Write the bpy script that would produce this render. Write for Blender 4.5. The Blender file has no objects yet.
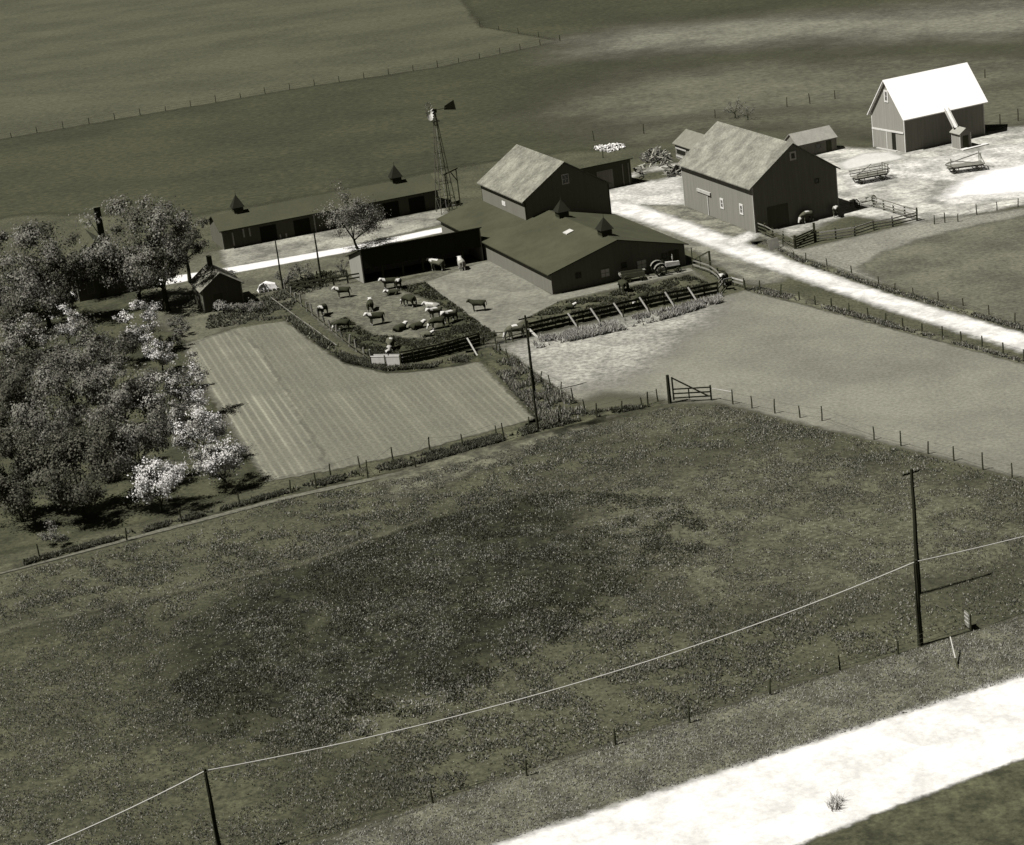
import bpy, bmesh, math, random
import numpy as np
from mathutils import Vector, Matrix, Quaternion
R = math.radians
C = bpy.context.scene.collection
random.seed(7)
rng = np.random.default_rng(7)
W_, H_ = 1024, 845
# ------------------------------------------------------------------ camera
FPX, PITCH, ROLL, CAMH = 2100.0, R(18.3), R(-7), 66.0
cp, sp = math.cos(PITCH), math.sin(PITCH)
FW = Vector((0, cp, -sp)); UP0 = Vector((0, sp, cp)); R0 = Vector((1, 0, 0))
RT = math.cos(ROLL)*R0 + math.sin(ROLL)*UP0
UP = -math.sin(ROLL)*R0 + math.cos(ROLL)*UP0
cam_d = bpy.data.cameras.new('camera'); cam = bpy.data.objects.new('camera', cam_d); C.objects.link(cam)
M3 = Matrix((RT, UP, -FW)).transposed()
cam.matrix_world = Matrix.Translation((0, 0, CAMH)) @ M3.to_4x4()
cam_d.sensor_fit = 'HORIZONTAL'; cam_d.sensor_width = 36
cam_d.lens = 36*FPX/W_
cam_d.clip_start = 1; cam_d.clip_end = 20000
sc = bpy.context.scene
sc.camera = cam
sc.render.resolution_x = W_; sc.render.resolution_y = H_
sc.view_settings.view_transform = 'Standard'; sc.view_settings.look = 'None'
sc.view_settings.exposure = 1.5; sc.view_settings.gamma = 1

def G(x, y, z=0.0):
    """ground point seen at a place of the survey photograph"""
    d = FPX*FW + (x-512)*RT - (y-422.5)*UP
    t = (CAMH-z)/-d.z
    p = Vector((0, 0, CAMH)) + t*d
    return Vector((p.x, p.y, z))
def heading(p, q):
    d = q-p
    return math.atan2(d.y, d.x)

# ------------------------------------------------------------------ light
SUNAZ, SUNEL = R(18), R(58)
sd = Vector((math.cos(SUNAZ)*math.cos(SUNEL), math.sin(SUNAZ)*math.cos(SUNEL), -math.sin(SUNEL)))
sl = bpy.data.lights.new('sun', 'SUN'); sl.energy = 5.0; sl.angle = R(0.5); sl.color = (1, 0.99, 0.97)
so = bpy.data.objects.new('sun', sl); C.objects.link(so)
so.rotation_euler = sd.to_track_quat('-Z', 'Y').to_euler(); so.location = (0, 200, 150)
wd = bpy.data.worlds.new('World'); sc.world = wd; wd.use_nodes = True
nt = wd.node_tree; nt.nodes.clear()
sky = nt.nodes.new('ShaderNodeTexSky'); sky.sky_type = 'NISHITA'; sky.sun_disc = False
sky.air_density = 0.35; sky.dust_density = 0.1; sky.sun_elevation = SUNEL; sky.sun_rotation = math.atan2(-sd.x, -sd.y)
bw = nt.nodes.new('ShaderNodeSeparateColor'); mx = nt.nodes.new('ShaderNodeMixRGB'); mx.blend_type = 'MULTIPLY'
mx.inputs[0].default_value = 1; mx.inputs[2].default_value = (1, 0.98, 0.8, 1)
bg = nt.nodes.new('ShaderNodeBackground'); bg.inputs[1].default_value = 0.05
wo = nt.nodes.new('ShaderNodeOutputWorld')
nt.links.new(sky.outputs[0], bw.inputs[0]); nt.links.new(bw.outputs[0], mx.inputs[1])
nt.links.new(mx.outputs[0], bg.inputs[0]); nt.links.new(bg.outputs[0], wo.inputs[0])

# ------------------------------------------------------------------ materials
def tone(v, k=0.45):
    """warm grey of a toned black and white print: dark things greener, pale things creamier"""
    xs = (0, .04, .1, .2, .4, .7, 1); ys = (.50, .54, .70, .80, .87, .92, .93)
    q = float(np.interp(v, xs, ys)); v *= k
    return (v, v*float(np.interp(q, (.50, .6, .7), (1.02, .995, .968))), v*q, 1)
def mat(name, v, var=0.25, scale=1.0, stretch=(1, 1, 1), rough=0.9, fine=None, finevar=0.0, island=0.0,
        edge=None, rows=None, bump=0.0, spec=0.1, trans=0.0, patch=None):
    """var: contrast of broad noise, fine/finevar: a second small noise, edge=(fade, ragged amount, ragged scale)"""
    m = bpy.data.materials.new(name); m.use_nodes = True
    t = m.node_tree; N = t.nodes; L = t.links; N.clear()
    out = N.new('ShaderNodeOutputMaterial'); b = N.new('ShaderNodeBsdfPrincipled')
    b.inputs['Roughness'].default_value = rough
    b.inputs['Specular IOR Level'].default_value = spec
    tc = N.new('ShaderNodeNewGeometry') if False else N.new('ShaderNodeTexCoord')
    mp = N.new('ShaderNodeMapping'); mp.inputs['Scale'].default_value = stretch
    L.new(tc.outputs['Object'], mp.inputs[0])
    def noise(sc_, det=5, rgh=0.6, vec=None):
        n = N.new('ShaderNodeTexNoise'); n.inputs['Scale'].default_value = sc_
        n.inputs['Detail'].default_value = det; n.inputs['Roughness'].default_value = rgh
        L.new(vec or mp.outputs[0], n.inputs[0]); return n.outputs['Fac']
    def math_(op, a, b_, c=None, clamp=False):
        n = N.new('ShaderNodeMath'); n.operation = op; n.use_clamp = clamp
        for i, q in enumerate((a, b_, c)):
            if q is None: continue
            if isinstance(q, (int, float)): n.inputs[i].default_value = q
            else: L.new(q, n.inputs[i])
        return n.outputs[0]
    f = math_('MULTIPLY_ADD', noise(scale), 2*var*2, 1-2*var)       # 1 +- 2var
    if fine:
        g = math_('MULTIPLY_ADD', noise(fine, 4, 0.75), 5*finevar, 1-2.5*finevar)
        f = math_('MULTIPLY', f, g)
    if patch:                                                        # (scale, low multiplier, high multiplier)
        pz = N.new('ShaderNodeMapRange'); pz.inputs[1].default_value = 0.4; pz.inputs[2].default_value = 0.6
        pz.inputs[3].default_value = patch[1]; pz.inputs[4].default_value = patch[2]
        L.new(noise(patch[0], 6, 0.65), pz.inputs[0]); f = math_('MULTIPLY', f, pz.outputs[0])
    if island:
        gi = N.new('ShaderNodeNewGeometry')
        g = math_('MULTIPLY_ADD', gi.outputs['Random Per Island'], 2*island, 1-island)
        f = math_('MULTIPLY', f, g)
    if rows:                                                         # (angle, list of (spacing, strength, duty))
        ang, comps = rows
        sx = N.new('ShaderNodeSeparateXYZ'); L.new(tc.outputs['Object'], sx.inputs[0])
        q = math_('ADD', math_('MULTIPLY', sx.outputs[0], -math.sin(ang)), math_('MULTIPLY', sx.outputs[1], math.cos(ang)))
        q = math_('ADD', q, math_('MULTIPLY', noise(0.25, 2), 0.12))
        for spc, st, ph in comps:
            w = math_('SINE', math_('MULTIPLY_ADD', q, 2*math.pi/spc, ph), 0)
            w = math_('POWER', math_('MULTIPLY_ADD', w, .5, .5, True), 4)
            w = math_('MULTIPLY', w, math_('MULTIPLY_ADD', noise(0.07, 3), 3.2, -0.9, True))
            f = math_('MULTIPLY', f, math_('MULTIPLY_ADD', w, st, 1.0))
    f = math_('MAXIMUM', f, 0.12)
    col = N.new('ShaderNodeMixRGB'); col.blend_type = 'MULTIPLY'; col.inputs[0].default_value = 1
    col.inputs[1].default_value = tone(v); L.new(f, col.inputs[2])
    L.new(col.outputs[0], b.inputs['Base Color'])
    if bump:
        bp = N.new('ShaderNodeBump'); bp.inputs['Strength'].default_value = min(1, bump); bp.inputs['Distance'].default_value = 0.15
        L.new(noise(fine or scale*4, 4), bp.inputs['Height']); L.new(bp.outputs[0], b.inputs['Normal'])
    sh = b.outputs[0]
    if trans:
        tr = N.new('ShaderNodeBsdfTranslucent'); L.new(col.outputs[0], tr.inputs[0])
        ms = N.new('ShaderNodeMixShader'); ms.inputs[0].default_value = trans
        L.new(sh, ms.inputs[1]); L.new(tr.outputs[0], ms.inputs[2]); sh = ms.outputs[0]
    if edge:
        fade, amp, esc = edge
        at = N.new('ShaderNodeAttribute'); at.attribute_name = 'edge'
        e = math_('MULTIPLY_ADD', math_('SUBTRACT', noise(esc, 5, 0.65, tc.outputs['Object']), 0.5), amp*2, at.outputs['Fac'])
        mr = N.new('ShaderNodeMapRange'); mr.interpolation_type = 'SMOOTHSTEP'
        mr.inputs[1].default_value = -fade; mr.inputs[2].default_value = fade
        L.new(e, mr.inputs[0])
        # the border is held inside the sheet
        clampe = N.new('ShaderNodeMapRange'); clampe.inputs[1].default_value = -(fade+amp); clampe.inputs[2].default_value = -(fade+amp)*0.7
        L.new(at.outputs['Fac'], clampe.inputs[0])
        al = math_('MULTIPLY', mr.outputs[0], clampe.outputs[0])
        tp = N.new('ShaderNodeBsdfTransparent'); ms = N.new('ShaderNodeMixShader')
        L.new(al, ms.inputs[0]); L.new(tp.outputs[0], ms.inputs[1]); L.new(sh, ms.inputs[2]); sh = ms.outputs[0]
    L.new(sh, out.inputs[0])
    return m
VS = (6, 6, 0.25)
M = dict(
    barn=mat('barn_siding', .21, .18, 0.8, VS, fine=6, finevar=.06),
    barn_pale=mat('pale_barn_siding', .27, .16, 0.8, VS, fine=6, finevar=.06),
    dairy=mat('dairy_siding', .165, .14, 0.7, VS, fine=6, finevar=.05),
    dark_wood=mat('dark_boards', .07, .2, 0.8, VS, fine=6, finevar=.1),
    house=mat('house_siding', .12, .15, .6, (1, 1, 6)),
    trim=mat('white_trim', .62, .12, 2.0),
    pane=mat('window_glass', .02, .2, .6, rough=.25, spec=.5),
    doorblack=mat('dark_opening', .012, .2, 1),
    shingle=mat('weathered_shingles', .17, .2, .35, fine=3.2, finevar=.34, patch=(.5, .78, 1.25)),
    shingle2=mat('silver_shingles', .185, .18, .4, fine=3.4, finevar=.34, patch=(.45, .78, 1.25)),
    tarroof=mat('tar_paper_roof', .05, .16, .15, fine=2.5, finevar=.08, patch=(.3, .95, 1.06)),
    tarroof2=mat('grey_felt_roof', .055, .16, .2, fine=2.5, finevar=.1),
    greyroof=mat('grey_board_roof', .17, .16, 1, fine=4, finevar=.12),
    paleroof=mat('pale_board_roof', .28, .14, 1, fine=4, finevar=.12),
    metal=mat('white_roof_metal', 1.1, .03, .3, rough=.55),
    tin=mat('galvanised_metal', .42, .15, 1, rough=.45, spec=.5),
    darkmetal=mat('dark_iron', .035, .2, 2, rough=.6),
    paintm=mat('faded_tractor_paint', .16, .15, 2, rough=.5),
    tyre=mat('tyre_rubber', .02, .1, 2),
    pole=mat('creosote_pole', .022, .25, 1, (3, 3, .3)),
    post=mat('old_post', .045, .3, 1.5, (3, 3, .5), island=.5),
    palewood=mat('bleached_board', .42, .2, 1.2, fine=5, finevar=.12),
    greywood=mat('grey_board', .2, .2, 1.2, fine=5, finevar=.12),
    wire=mat('fence_wire', .10, .1, 2, rough=.5),
    cable=mat('bare_cable', .5, .05, 2, rough=.5),
    concrete=mat('concrete', .5, .1, 1.2, fine=4, finevar=.08),
    shed=mat('tarred_siding', .1, .18, .8, VS, fine=6, finevar=.08),
    leaf_mid=mat('shade_tree_leaves', .125, .25, .5, island=.3, trans=.35),
    bark=mat('bark', .035, .25, 1.5, (2, 2, .5)),
    leaf=mat('spring_leaves', .19, .25, .5, island=.28, trans=.35),
    leaf_dark=mat('dark_leaves', .04, .25, .5, island=.55, trans=.2),
    leaf_grey=mat('grey_green_leaves', .25, .25, .5, island=.28, trans=.35),
    bloom_grey=mat('fading_blossom', .36, .3, .6, island=.28, trans=.25),
    bloom=mat('white_blossom', .72, .25, .8, island=.22, trans=.25),
    grass=mat('grass_blades', .12, .3, .1, island=.6, trans=.3),
    grass_dark=mat('dark_grass_blades', .035, .3, .1, island=.6, trans=.3),
    drygrass=mat('dry_grass', .42, .3, .2, island=.4, trans=.4),
    grass_pale=mat('pale_grass_blades', .26, .3, .1, island=.5, trans=.3),
    flower=mat('dandelion_heads', .2, .2, 1, island=.5),
    stone=mat('pale_stone', .62, .2, 2, island=.4),
    lumber=mat('old_lumber', .2, .2, 2, island=.7),
    hide=mat('dark_red_hide', .032, .25, 3), white=mat('white_hide', .5, .1, 3), roan=mat('roan_hide', .085, .25, 4), tan=mat('pale_hide', .26, .2, 3),
    tarp=mat('pale_canvas', .85, .1, 1.5),
)
# ------------------------------------------------------------------ mesh helpers
def tag(o, label=None, cat=None, group=None, kind=None):
    if label: o['label'] = label
    if cat: o['category'] = cat
    if group: o['group'] = group
    if kind: o['kind'] = kind
    return o
def thing(name, label, cat, loc, group=None, rz=0):
    o = bpy.data.objects.new(name, None); C.objects.link(o); o.location = loc; o.rotation_euler = (0, 0, rz)
    o.empty_display_size = 0.3
    return tag(o, label, cat, group)
class MB:
    def __init__(s): s.v = []; s.f = []; s.m = []; s.mi = 0
    def add(s, vs, fs):
        k = len(s.v); s.v += [Vector(p) for p in vs]
        s.f += [tuple(i+k for i in f) for f in fs]; s.m += [s.mi]*len(fs); return s
    def hexa(s, b, t):
        return s.add(list(b)+list(t), [(3, 2, 1, 0), (4, 5, 6, 7), (0, 1, 5, 4), (1, 2, 6, 5), (2, 3, 7, 6), (3, 0, 4, 7)])
    def box(s, x0, x1, y0, y1, z0, z1, f=None):
        f = f or (lambda a, b, c: Vector((a, b, c)))
        return s.hexa([f(x0, y0, z0), f(x1, y0, z0), f(x1, y1, z0), f(x0, y1, z0)], [f(x0, y0, z1), f(x1, y0, z1), f(x1, y1, z1), f(x0, y1, z1)])
    def bar(s, p, q, w, h=None, up=Vector((0, 0, 1))):
        p = Vector(p); q = Vector(q); h = h or w
        d = (q-p).normalized(); a = d.cross(up)
        if a.length < 1e-3: a = d.cross(Vector((1, 0, 0)))
        a.normalize(); b = a.cross(d).normalized(); a = a*w/2; b = b*h/2
        return s.hexa([p-a-b, p+a-b, p+a+b, p-a+b], [q-a-b, q+a-b, q+a+b, q-a+b])
    def tube(s, p, q, r0, r1=None, n=7, caps=True):
        p = Vector(p); q = Vector(q); r1 = r0 if r1 is None else r1
        d = (q-p).normalized(); a = d.orthogonal().normalized(); b = d.cross(a)
        vs = []
        for c, r in ((p, r0), (q, r1)):
            vs += [c+(a*math.cos(2*math.pi*i/n)+b*math.sin(2*math.pi*i/n))*r for i in range(n)]
        fs = [(i, (i+1) % n, n+(i+1) % n, n+i) for i in range(n)]
        if caps: fs += [tuple(range(n-1, -1, -1)), tuple(range(n, 2*n))]
        return s.add(vs, fs)
    def path(s, pts, rs, n=6):
        """continuous tapered tube along points"""
        pts = [Vector(p) for p in pts]; k0 = len(pts); vs = []
        a = None
        for i, p in enumerate(pts):
            d = (pts[min(i+1, k0-1)]-pts[max(i-1, 0)]).normalized()
            if a is None: a = d.orthogonal().normalized()
            else: a = (a-d*a.dot(d)).normalized()
            b = d.cross(a)
            vs += [p+(a*math.cos(2*math.pi*j/n)+b*math.sin(2*math.pi*j/n))*rs[i] for j in range(n)]
        fs = []
        for i in range(k0-1):
            fs += [(i*n+j, i*n+(j+1) % n, (i+1)*n+(j+1) % n, (i+1)*n+j) for j in range(n)]
        fs += [tuple(range(n-1, -1, -1)), tuple((k0-1)*n+j for j in range(n))]
        return s.add(vs, fs)
    def poly(s, pts, th):
        """flat polygon thickened by vector th"""
        n = len(pts); pts = [Vector(p) for p in pts]; th = Vector(th)
        return s.add(pts+[p+th for p in pts], [tuple(range(n-1, -1, -1)), tuple(range(n, 2*n))]+[(i, (i+1) % n, n+(i+1) % n, n+i) for i in range(n)])
    def build(s, name, mats, parent=None, origin=None, smooth=False):
        if not isinstance(mats, (list, tuple)): mats = [mats]
        o0 = Vector(origin) if origin is not None else (Vector(parent.location) if parent and parent.parent is None else Vector((0, 0, 0)))
        if origin is None and parent is not None and parent.parent is not None: o0 = Vector(parent.parent.location)
        me = bpy.data.meshes.new(name)
        me.from_pydata([p-o0 for p in s.v], [], s.f)
        for mm in mats: me.materials.append(mm)
        me.polygons.foreach_set('material_index', s.m)
        if smooth: me.polygons.foreach_set('use_smooth', [True]*len(s.f))
        me.update()
        bm = bmesh.new(); bm.from_mesh(me); bmesh.ops.recalc_face_normals(bm, faces=bm.faces); bm.to_mesh(me); bm.free()
        o = bpy.data.objects.new(name, me); C.objects.link(o)
        if parent: o.parent = parent
        elif origin is not None: o.location = o0
        return o
def np_mesh(name, verts, nper, mats, parent=None, mi=None, loc=None):
    """verts (k*nper,3): k faces of nper corners"""
    verts = np.asarray(verts, dtype=np.float32); k = len(verts)//nper
    me = bpy.data.meshes.new(name); me.vertices.add(len(verts)); me.vertices.foreach_set('co', verts.ravel())
    me.loops.add(len(verts)); me.loops.foreach_set('vertex_index', np.arange(len(verts), dtype=np.int32))
    me.polygons.add(k); me.polygons.foreach_set('loop_start', np.arange(0, len(verts), nper, dtype=np.int32))
    for mm in (mats if isinstance(mats, (list, tuple)) else [mats]): me.materials.append(mm)
    if mi is not None: me.polygons.foreach_set('material_index', np.asarray(mi, dtype=np.int32))
    me.update(calc_edges=True); me.validate()
    o = bpy.data.objects.new(name, me); C.objects.link(o)
    if parent: o.parent = parent
    if loc is not None: o.location = loc
    return o
# ------------------------------------------------------------------ ground sheets
def poly_sd(P, poly):
    """signed distance (positive inside) of points to polygon"""
    P = np.asarray(P); poly = np.asarray(poly); n = len(poly)
    d = np.full(len(P), 1e9); ins = np.zeros(len(P), bool)
    for i in range(n):
        a = poly[i]; b = poly[(i+1) % n]; ab = b-a
        t = np.clip(((P-a)@ab)/(ab@ab+1e-12), 0, 1)
        d = np.minimum(d, np.linalg.norm(P-(a+t[:, None]*ab), axis=1))
        c = ((a[1] > P[:, 1]) != (b[1] > P[:, 1])) & (P[:, 0] < (b[0]-a[0])*(P[:, 1]-a[1])/(b[1]-a[1]+1e-12)+a[0])
        ins ^= c
    return np.where(ins, d, -d)
def wpoly(px): return np.array([[G(x, y).x, G(x, y).y] for x, y in px])
LEVEL = [0]
def sheet(name, px, m, fade=.3, amp=.5, step=1.0, world=False, kind='structure', label=None, cat=None):
    """a ground surface with a ragged border; each one lies a little above the one below"""
    LEVEL[0] += 1
    poly = np.array(px, float) if world else wpoly(px)
    lo = poly.min(0)-fade-amp; hi = poly.max(0)+fade+amp
    nx = int((hi[0]-lo[0])/step)+2; ny = int((hi[1]-lo[1])/step)+2
    X, Y = np.meshgrid(lo[0]+np.arange(nx)*step, lo[1]+np.arange(ny)*step)
    P = np.stack([X.ravel(), Y.ravel()], 1); sd_ = poly_sd(P, poly)
    idx = np.arange(nx*ny).reshape(ny, nx)
    q = np.stack([idx[:-1, :-1], idx[:-1, 1:], idx[1:, 1:], idx[1:, :-1]], -1).reshape(-1, 4)
    q = q[sd_[q].max(1) > -(fade+amp)]
    used = np.unique(q); re = np.full(nx*ny, -1); re[used] = np.arange(len(used))
    me = bpy.data.meshes.new(name)
    o0 = P[used].mean(0)
    co = np.zeros((len(used), 3), np.float32); co[:, :2] = P[used]-o0
    me.vertices.add(len(used)); me.vertices.foreach_set('co', co.ravel())
    q = re[q].astype(np.int32)
    me.loops.add(q.size); me.loops.foreach_set('vertex_index', q.ravel())
    me.polygons.add(len(q)); me.polygons.foreach_set('loop_start', np.arange(0, q.size, 4, dtype=np.int32))
    at = me.attributes.new('edge', 'FLOAT', 'POINT'); at.data.foreach_set('value', sd_[used].astype(np.float32))
    me.materials.append(m); me.update(calc_edges=True)
    o = bpy.data.objects.new(name, me); C.objects.link(o); o.location = (o0[0], o0[1], 0.0022*LEVEL[0])
    return tag(o, label, cat, None, kind)
g = MB(); g.add([(-3000, -600, 0), (3000, -600, 0), (3000, 6000, 0), (-3000, 6000, 0)], [(0, 1, 2, 3)])
tag(g.build('ground', mat('pasture_grass', .058, .16, .05, fine=2.4, finevar=.6, patch=(.16, .82, 1.2))), kind='structure')
def gm(name, v, fade, amp, esc=.5, **k): return mat(name, v, edge=(fade, amp, esc), **k)
def S(name, px, v, fade=.3, amp=.5, esc=.5, step=1.0, **k):
    a = dict(var=.14, scale=.12, fine=2.3, finevar=.5); a.update(k)
    return sheet(name, px, gm(name+'_surface', v, fade, amp, esc, **a), fade, amp, step)
S('field', [(-180, 252), (25, 214), (200, 215), (330, 192), (450, 168), (560, 152), (640, 146), (690, 130), (790, 128), (870, 140), (1003, 134), (1250, 100), (1250, -60), (420, -60), (480, 27), (560, 41), (440, 67), (300, 88), (25, 135), (-180, 170)],
  .038, 2.5, 2.5, .2, 3, var=.1, scale=.02, stretch=(1, 1.3, 1), patch=(.025, .85, 1.2), fine=.8, finevar=.42)
S('upper_field', [(-180, 170), (25, 135), (300, 88), (440, 67), (560, 41), (480, 27), (420, -60), (-180, -60)],
  .062, 1, 1.5, .2, 3, var=.1, scale=.02, stretch=(1, 1.5, 1), patch=(.03, .86, 1.14), fine=.8, finevar=.42)
S('pale_crop', [(600, 52), (700, 50), (800, 42), (1003, 36), (1250, 20), (1250, -20), (880, 10), (640, 28), (570, 42)], .125, 18, 16, .03, 4, patch=(.03, .85, 1.15), fine=.8, finevar=.4)
S('mid_crop', [(560, 110), (640, 70), (760, 62), (1003, 55), (1250, 30), (1250, 100), (1003, 128), (870, 132), (690, 125), (600, 135)], .085, 16, 14, .03, 4, patch=(.03, .85, 1.15), fine=.8, finevar=.4)
S('thin_crop', [(640, 145), (700, 128), (790, 124), (870, 132), (1003, 128), (1250, 96), (1250, 60), (1003, 85), (860, 108), (700, 118), (610, 132)], .08, 8, 6, .05, 3, fine=.8, finevar=.4)
S('orchard_floor', [(-160, 300), (25, 290), (180, 275), (184, 345), (262, 484), (150, 520), (-160, 590)], .045, 1, 2, .3, 1.5, patch=(.2, .7, 1.4))
S('barnyard_grass', [(205, 252), (440, 222), (500, 260), (300, 300), (190, 345), (150, 320), (150, 280)], .085, 1, 1, .4, 1, patch=(.2, .75, 1.3))
S('paddock', [(497, 352), (530, 338), (726, 296), (745, 290), (1260, 420), (1260, 545), (1003, 474), (874, 440), (720, 404), (660, 404), (600, 419), (556, 428), (538, 408)],
  .16, .5, .8, .5, 1.2, var=.12, scale=.06, fine=2.6, finevar=.3, patch=(.06, .9, 1.1))
S('trampled_ground', [(510, 348), (620, 322), (705, 304), (720, 312), (665, 345), (640, 372), (600, 388), (545, 392), (520, 368)], .27, 4, 5, .12, 1, fine=1.6, finevar=.6, patch=(.3, .82, 1.15))
S('damp_grass', [(572, 408), (600, 394), (650, 396), (664, 402), (620, 412), (570, 422)], .075, 2, 2, .2, .8, fine=2.5, finevar=.2)
S('corral_ground', [(760, 240), (800, 250), (920, 222), (1250, 180), (1250, 390), (1003, 342), (880, 302), (790, 262)], .185, .8, 1, .4, 1, patch=(.15, .85, 1.1))
S('meadow', [(858, 268), (880, 254), (925, 238), (975, 226), (1250, 168), (1250, 372), (1003, 330), (955, 306), (890, 287)], .095, 1.2, 1.6, .3, 1, fine=1.8, finevar=.45, patch=(.12, .85, 1.2))
S('farmyard', [(585, 190), (640, 172), (690, 170), (700, 205), (790, 235), (850, 215), (915, 222), (1250, 170), (1250, 120), (1003, 128), (905, 150), (840, 148), (760, 150), (690, 164), (655, 166), (632, 178), (610, 186)],
  .33, 1.5, 2.2, .25, 1, var=.2, fine=1.6, finevar=.5, patch=(.16, .62, 1.5))
S('worn_yard', [(600, 192), (632, 184), (684, 176), (690, 205), (660, 214), (612, 214)], .4, 1.5, 2, .3, .8, fine=1.6, finevar=.4, patch=(.2, .8, 1.2))
S('barn_approach', [(838, 164), (862, 154), (890, 152), (905, 158), (875, 164), (845, 170)], .5, .8, .8, .4, .5, fine=2, finevar=.15)
S('wagon_yard', [(842, 176), (880, 166), (940, 156), (1003, 146), (1250, 112), (1250, 190), (1003, 200), (955, 206), (930, 200), (960, 182), (900, 178), (855, 190)], .42, 1.2, 2.5, .35, .8, fine=1.5, finevar=.5, patch=(.2, .7, 1.3))
S('bare_gravel', [(945, 198), (962, 182), (990, 170), (1250, 130), (1250, 178), (1003, 194)], .7, 1.5, 2, .4, .8, fine=2, finevar=.12)
S('barn_strip', [(690, 212), (756, 238), (800, 246), (756, 233), (688, 207)], .16, .5, .8, .5, .6, patch=(.4, .7, 1.4))
S('lane_shoulder', [(608, 214), (640, 218), (690, 234), (738, 255), (790, 276), (775, 284), (748, 284), (716, 264), (690, 250), (640, 228)], .15, 1, 1.4, .4, .6, patch=(.3, .7, 1.3))
S('barn_apron', [(640, 205), (684, 205), (756, 234), (762, 240), (742, 243), (690, 225)], .14, .8, 1.4, .4, .6, patch=(.35, .55, 1.5))
S('farm_lane', [(606, 211), (614, 201), (640, 206), (690, 223), (740, 242), (800, 264), (890, 295), (1003, 328), (1260, 400), (1260, 430), (1003, 345.5), (890, 310), (800, 279), (738, 258), (690, 238), (640, 221)],
  .56, .9, .9, .8, .5, fine=1.8, finevar=.2, var=.1, patch=(.35, .82, 1.2))
S('lane_spur', [(722, 243), (748, 232), (758, 235), (745, 243), (735, 247)], .5, .8, 1, .8, .4)
S('back_yard', [(222, 250), (316, 233), (445, 209), (450, 222), (345, 248), (225, 268)], .19, .8, 1, .4, .8, patch=(.15, .6, 1.5))
S('back_lane', [(60, 294), (225, 268.5), (345, 247.5), (450, 226), (450, 231), (345, 253), (225, 275), (60, 303)], .66, .4, .4, .6, .5, var=.06, finevar=.1)
rowdir = heading(G(181, 346), G(263, 481))
S('ploughed_garden', [(182, 345), (240, 328), (287, 321), (312, 341), (345, 363), (386, 373), (430, 370), (478, 361), (534, 419), (495, 430), (400, 456), (330, 471), (266, 482), (222, 415)],
  .122, .3, .8, .8, .5, var=.1, scale=.2, fine=3, finevar=.32, rows=(rowdir, [(.86, .3, 0), (5.1, .16, .5)]))
S('drilled_rows', [(184, 346), (232, 331), (262, 350), (330, 468), (268, 481), (224, 415)], .128, .5, 1.2, .4, .5, var=.1, scale=.2, fine=3, finevar=.3, rows=(rowdir, [(.86, .62, 0), (3.44, .3, .9)]))
S('cattle_yard', [(300, 290), (350, 284), (400, 283), (490, 258), (556, 296), (690, 268), (722, 290), (530, 336), (480, 346), (395, 362), (372, 362), (320, 325)], .1, .5, .8, .5, .7, patch=(.3, .72, 1.25), fine=1.8, finevar=.6)
S('yard_grass', [(395, 288), (425, 283), (497, 336), (481, 345), (398, 363), (372, 360), (330, 325), (345, 318), (372, 336), (430, 340), (452, 312), (430, 300)], .038, .8, 1.2, .5, .5, patch=(.4, .7, 1.4))
S('feedlot_grass', [(556, 303), (690, 275), (718, 287), (705, 293), (530, 332), (516, 326)], .06, .8, 1, .5, .5, patch=(.3, .75, 1.4))
sheet('concrete_pad', [(425.5, 282.8), (483, 262.5), (492, 261), (553, 296), (690, 268.5), (694, 271), (560, 301), (527, 318), (497, 336.5)],
      mat('worn_concrete', .165, .14, .2, fine=1.4, finevar=.35, patch=(.25, .85, 1.12), edge=(.06, .08, 1.5)), .06, .08, .5)
S('weedy_bank', [(-160, 600), (25, 560), (280, 490), (400, 459), (536, 424), (600, 409), (660, 402), (663, 406), (600, 418), (540, 434), (430, 464), (285, 496), (25, 567), (-160, 612)], .058, .4, .8, .6, .6, patch=(.4, .6, 1.7))
S('pale_track', [(-160, 613), (25, 567), (150, 532.5), (285, 497), (400, 472), (450, 460), (450, 462), (400, 475), (285, 500), (150, 535.5), (25, 568.5), (-160, 615)], .12, .12, .25, .6, .35)
S('scuffed_ground', [(380, 480), (450, 455), (540, 435), (600, 425), (600, 432), (540, 446), (470, 476), (420, 494), (390, 500)], .085, 1.5, 2.5, .35, .6, patch=(.5, .5, 1.5))
S('ditch_weeds', [(478, 352), (492, 346), (512, 356), (548, 384), (580, 404), (590, 418), (556, 430), (540, 420), (512, 392)], .05, .5, .9, .6, .5, patch=(.4, .7, 1.6))
S('garden_hedge_strip', [(284, 320), (292, 318), (318, 338), (348, 358), (388, 369), (430, 367), (480, 352), (482, 362), (430, 371), (386, 374), (345, 364), (312, 342)], .035, .4, .7, .6, .5, patch=(.4, .6, 1.6))
S('weed_strip', [(745, 291), (760, 287), (800, 297), (890, 322), (1003, 354), (1260, 428), (1260, 436), (1003, 359), (890, 329), (800, 304)], .075, .4, .8, .6, .5, patch=(.4, .6, 1.8))
S('lane_verge', [(760, 240), (800, 257), (880, 284), (1003, 320), (1260, 392), (1260, 399), (1003, 327), (890, 294), (790, 259)], .07, .5, .8, .6, .5, patch=(.4, .6, 1.8))
S('gate_track', [(640, 410), (690, 404), (720, 405), (760, 425), (640, 440), (560, 450)], .068, 3, 4, .2, 1)
S('clover', [(195, 640), (260, 590), (330, 560), (420, 530), (520, 505), (640, 500), (700, 530), (640, 580), (540, 600), (500, 650), (400, 690), (250, 720), (170, 700)], .017, 5, 7, .12, .7, patch=(.75, .6, 1.8), fine=2, finevar=.9)
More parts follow.
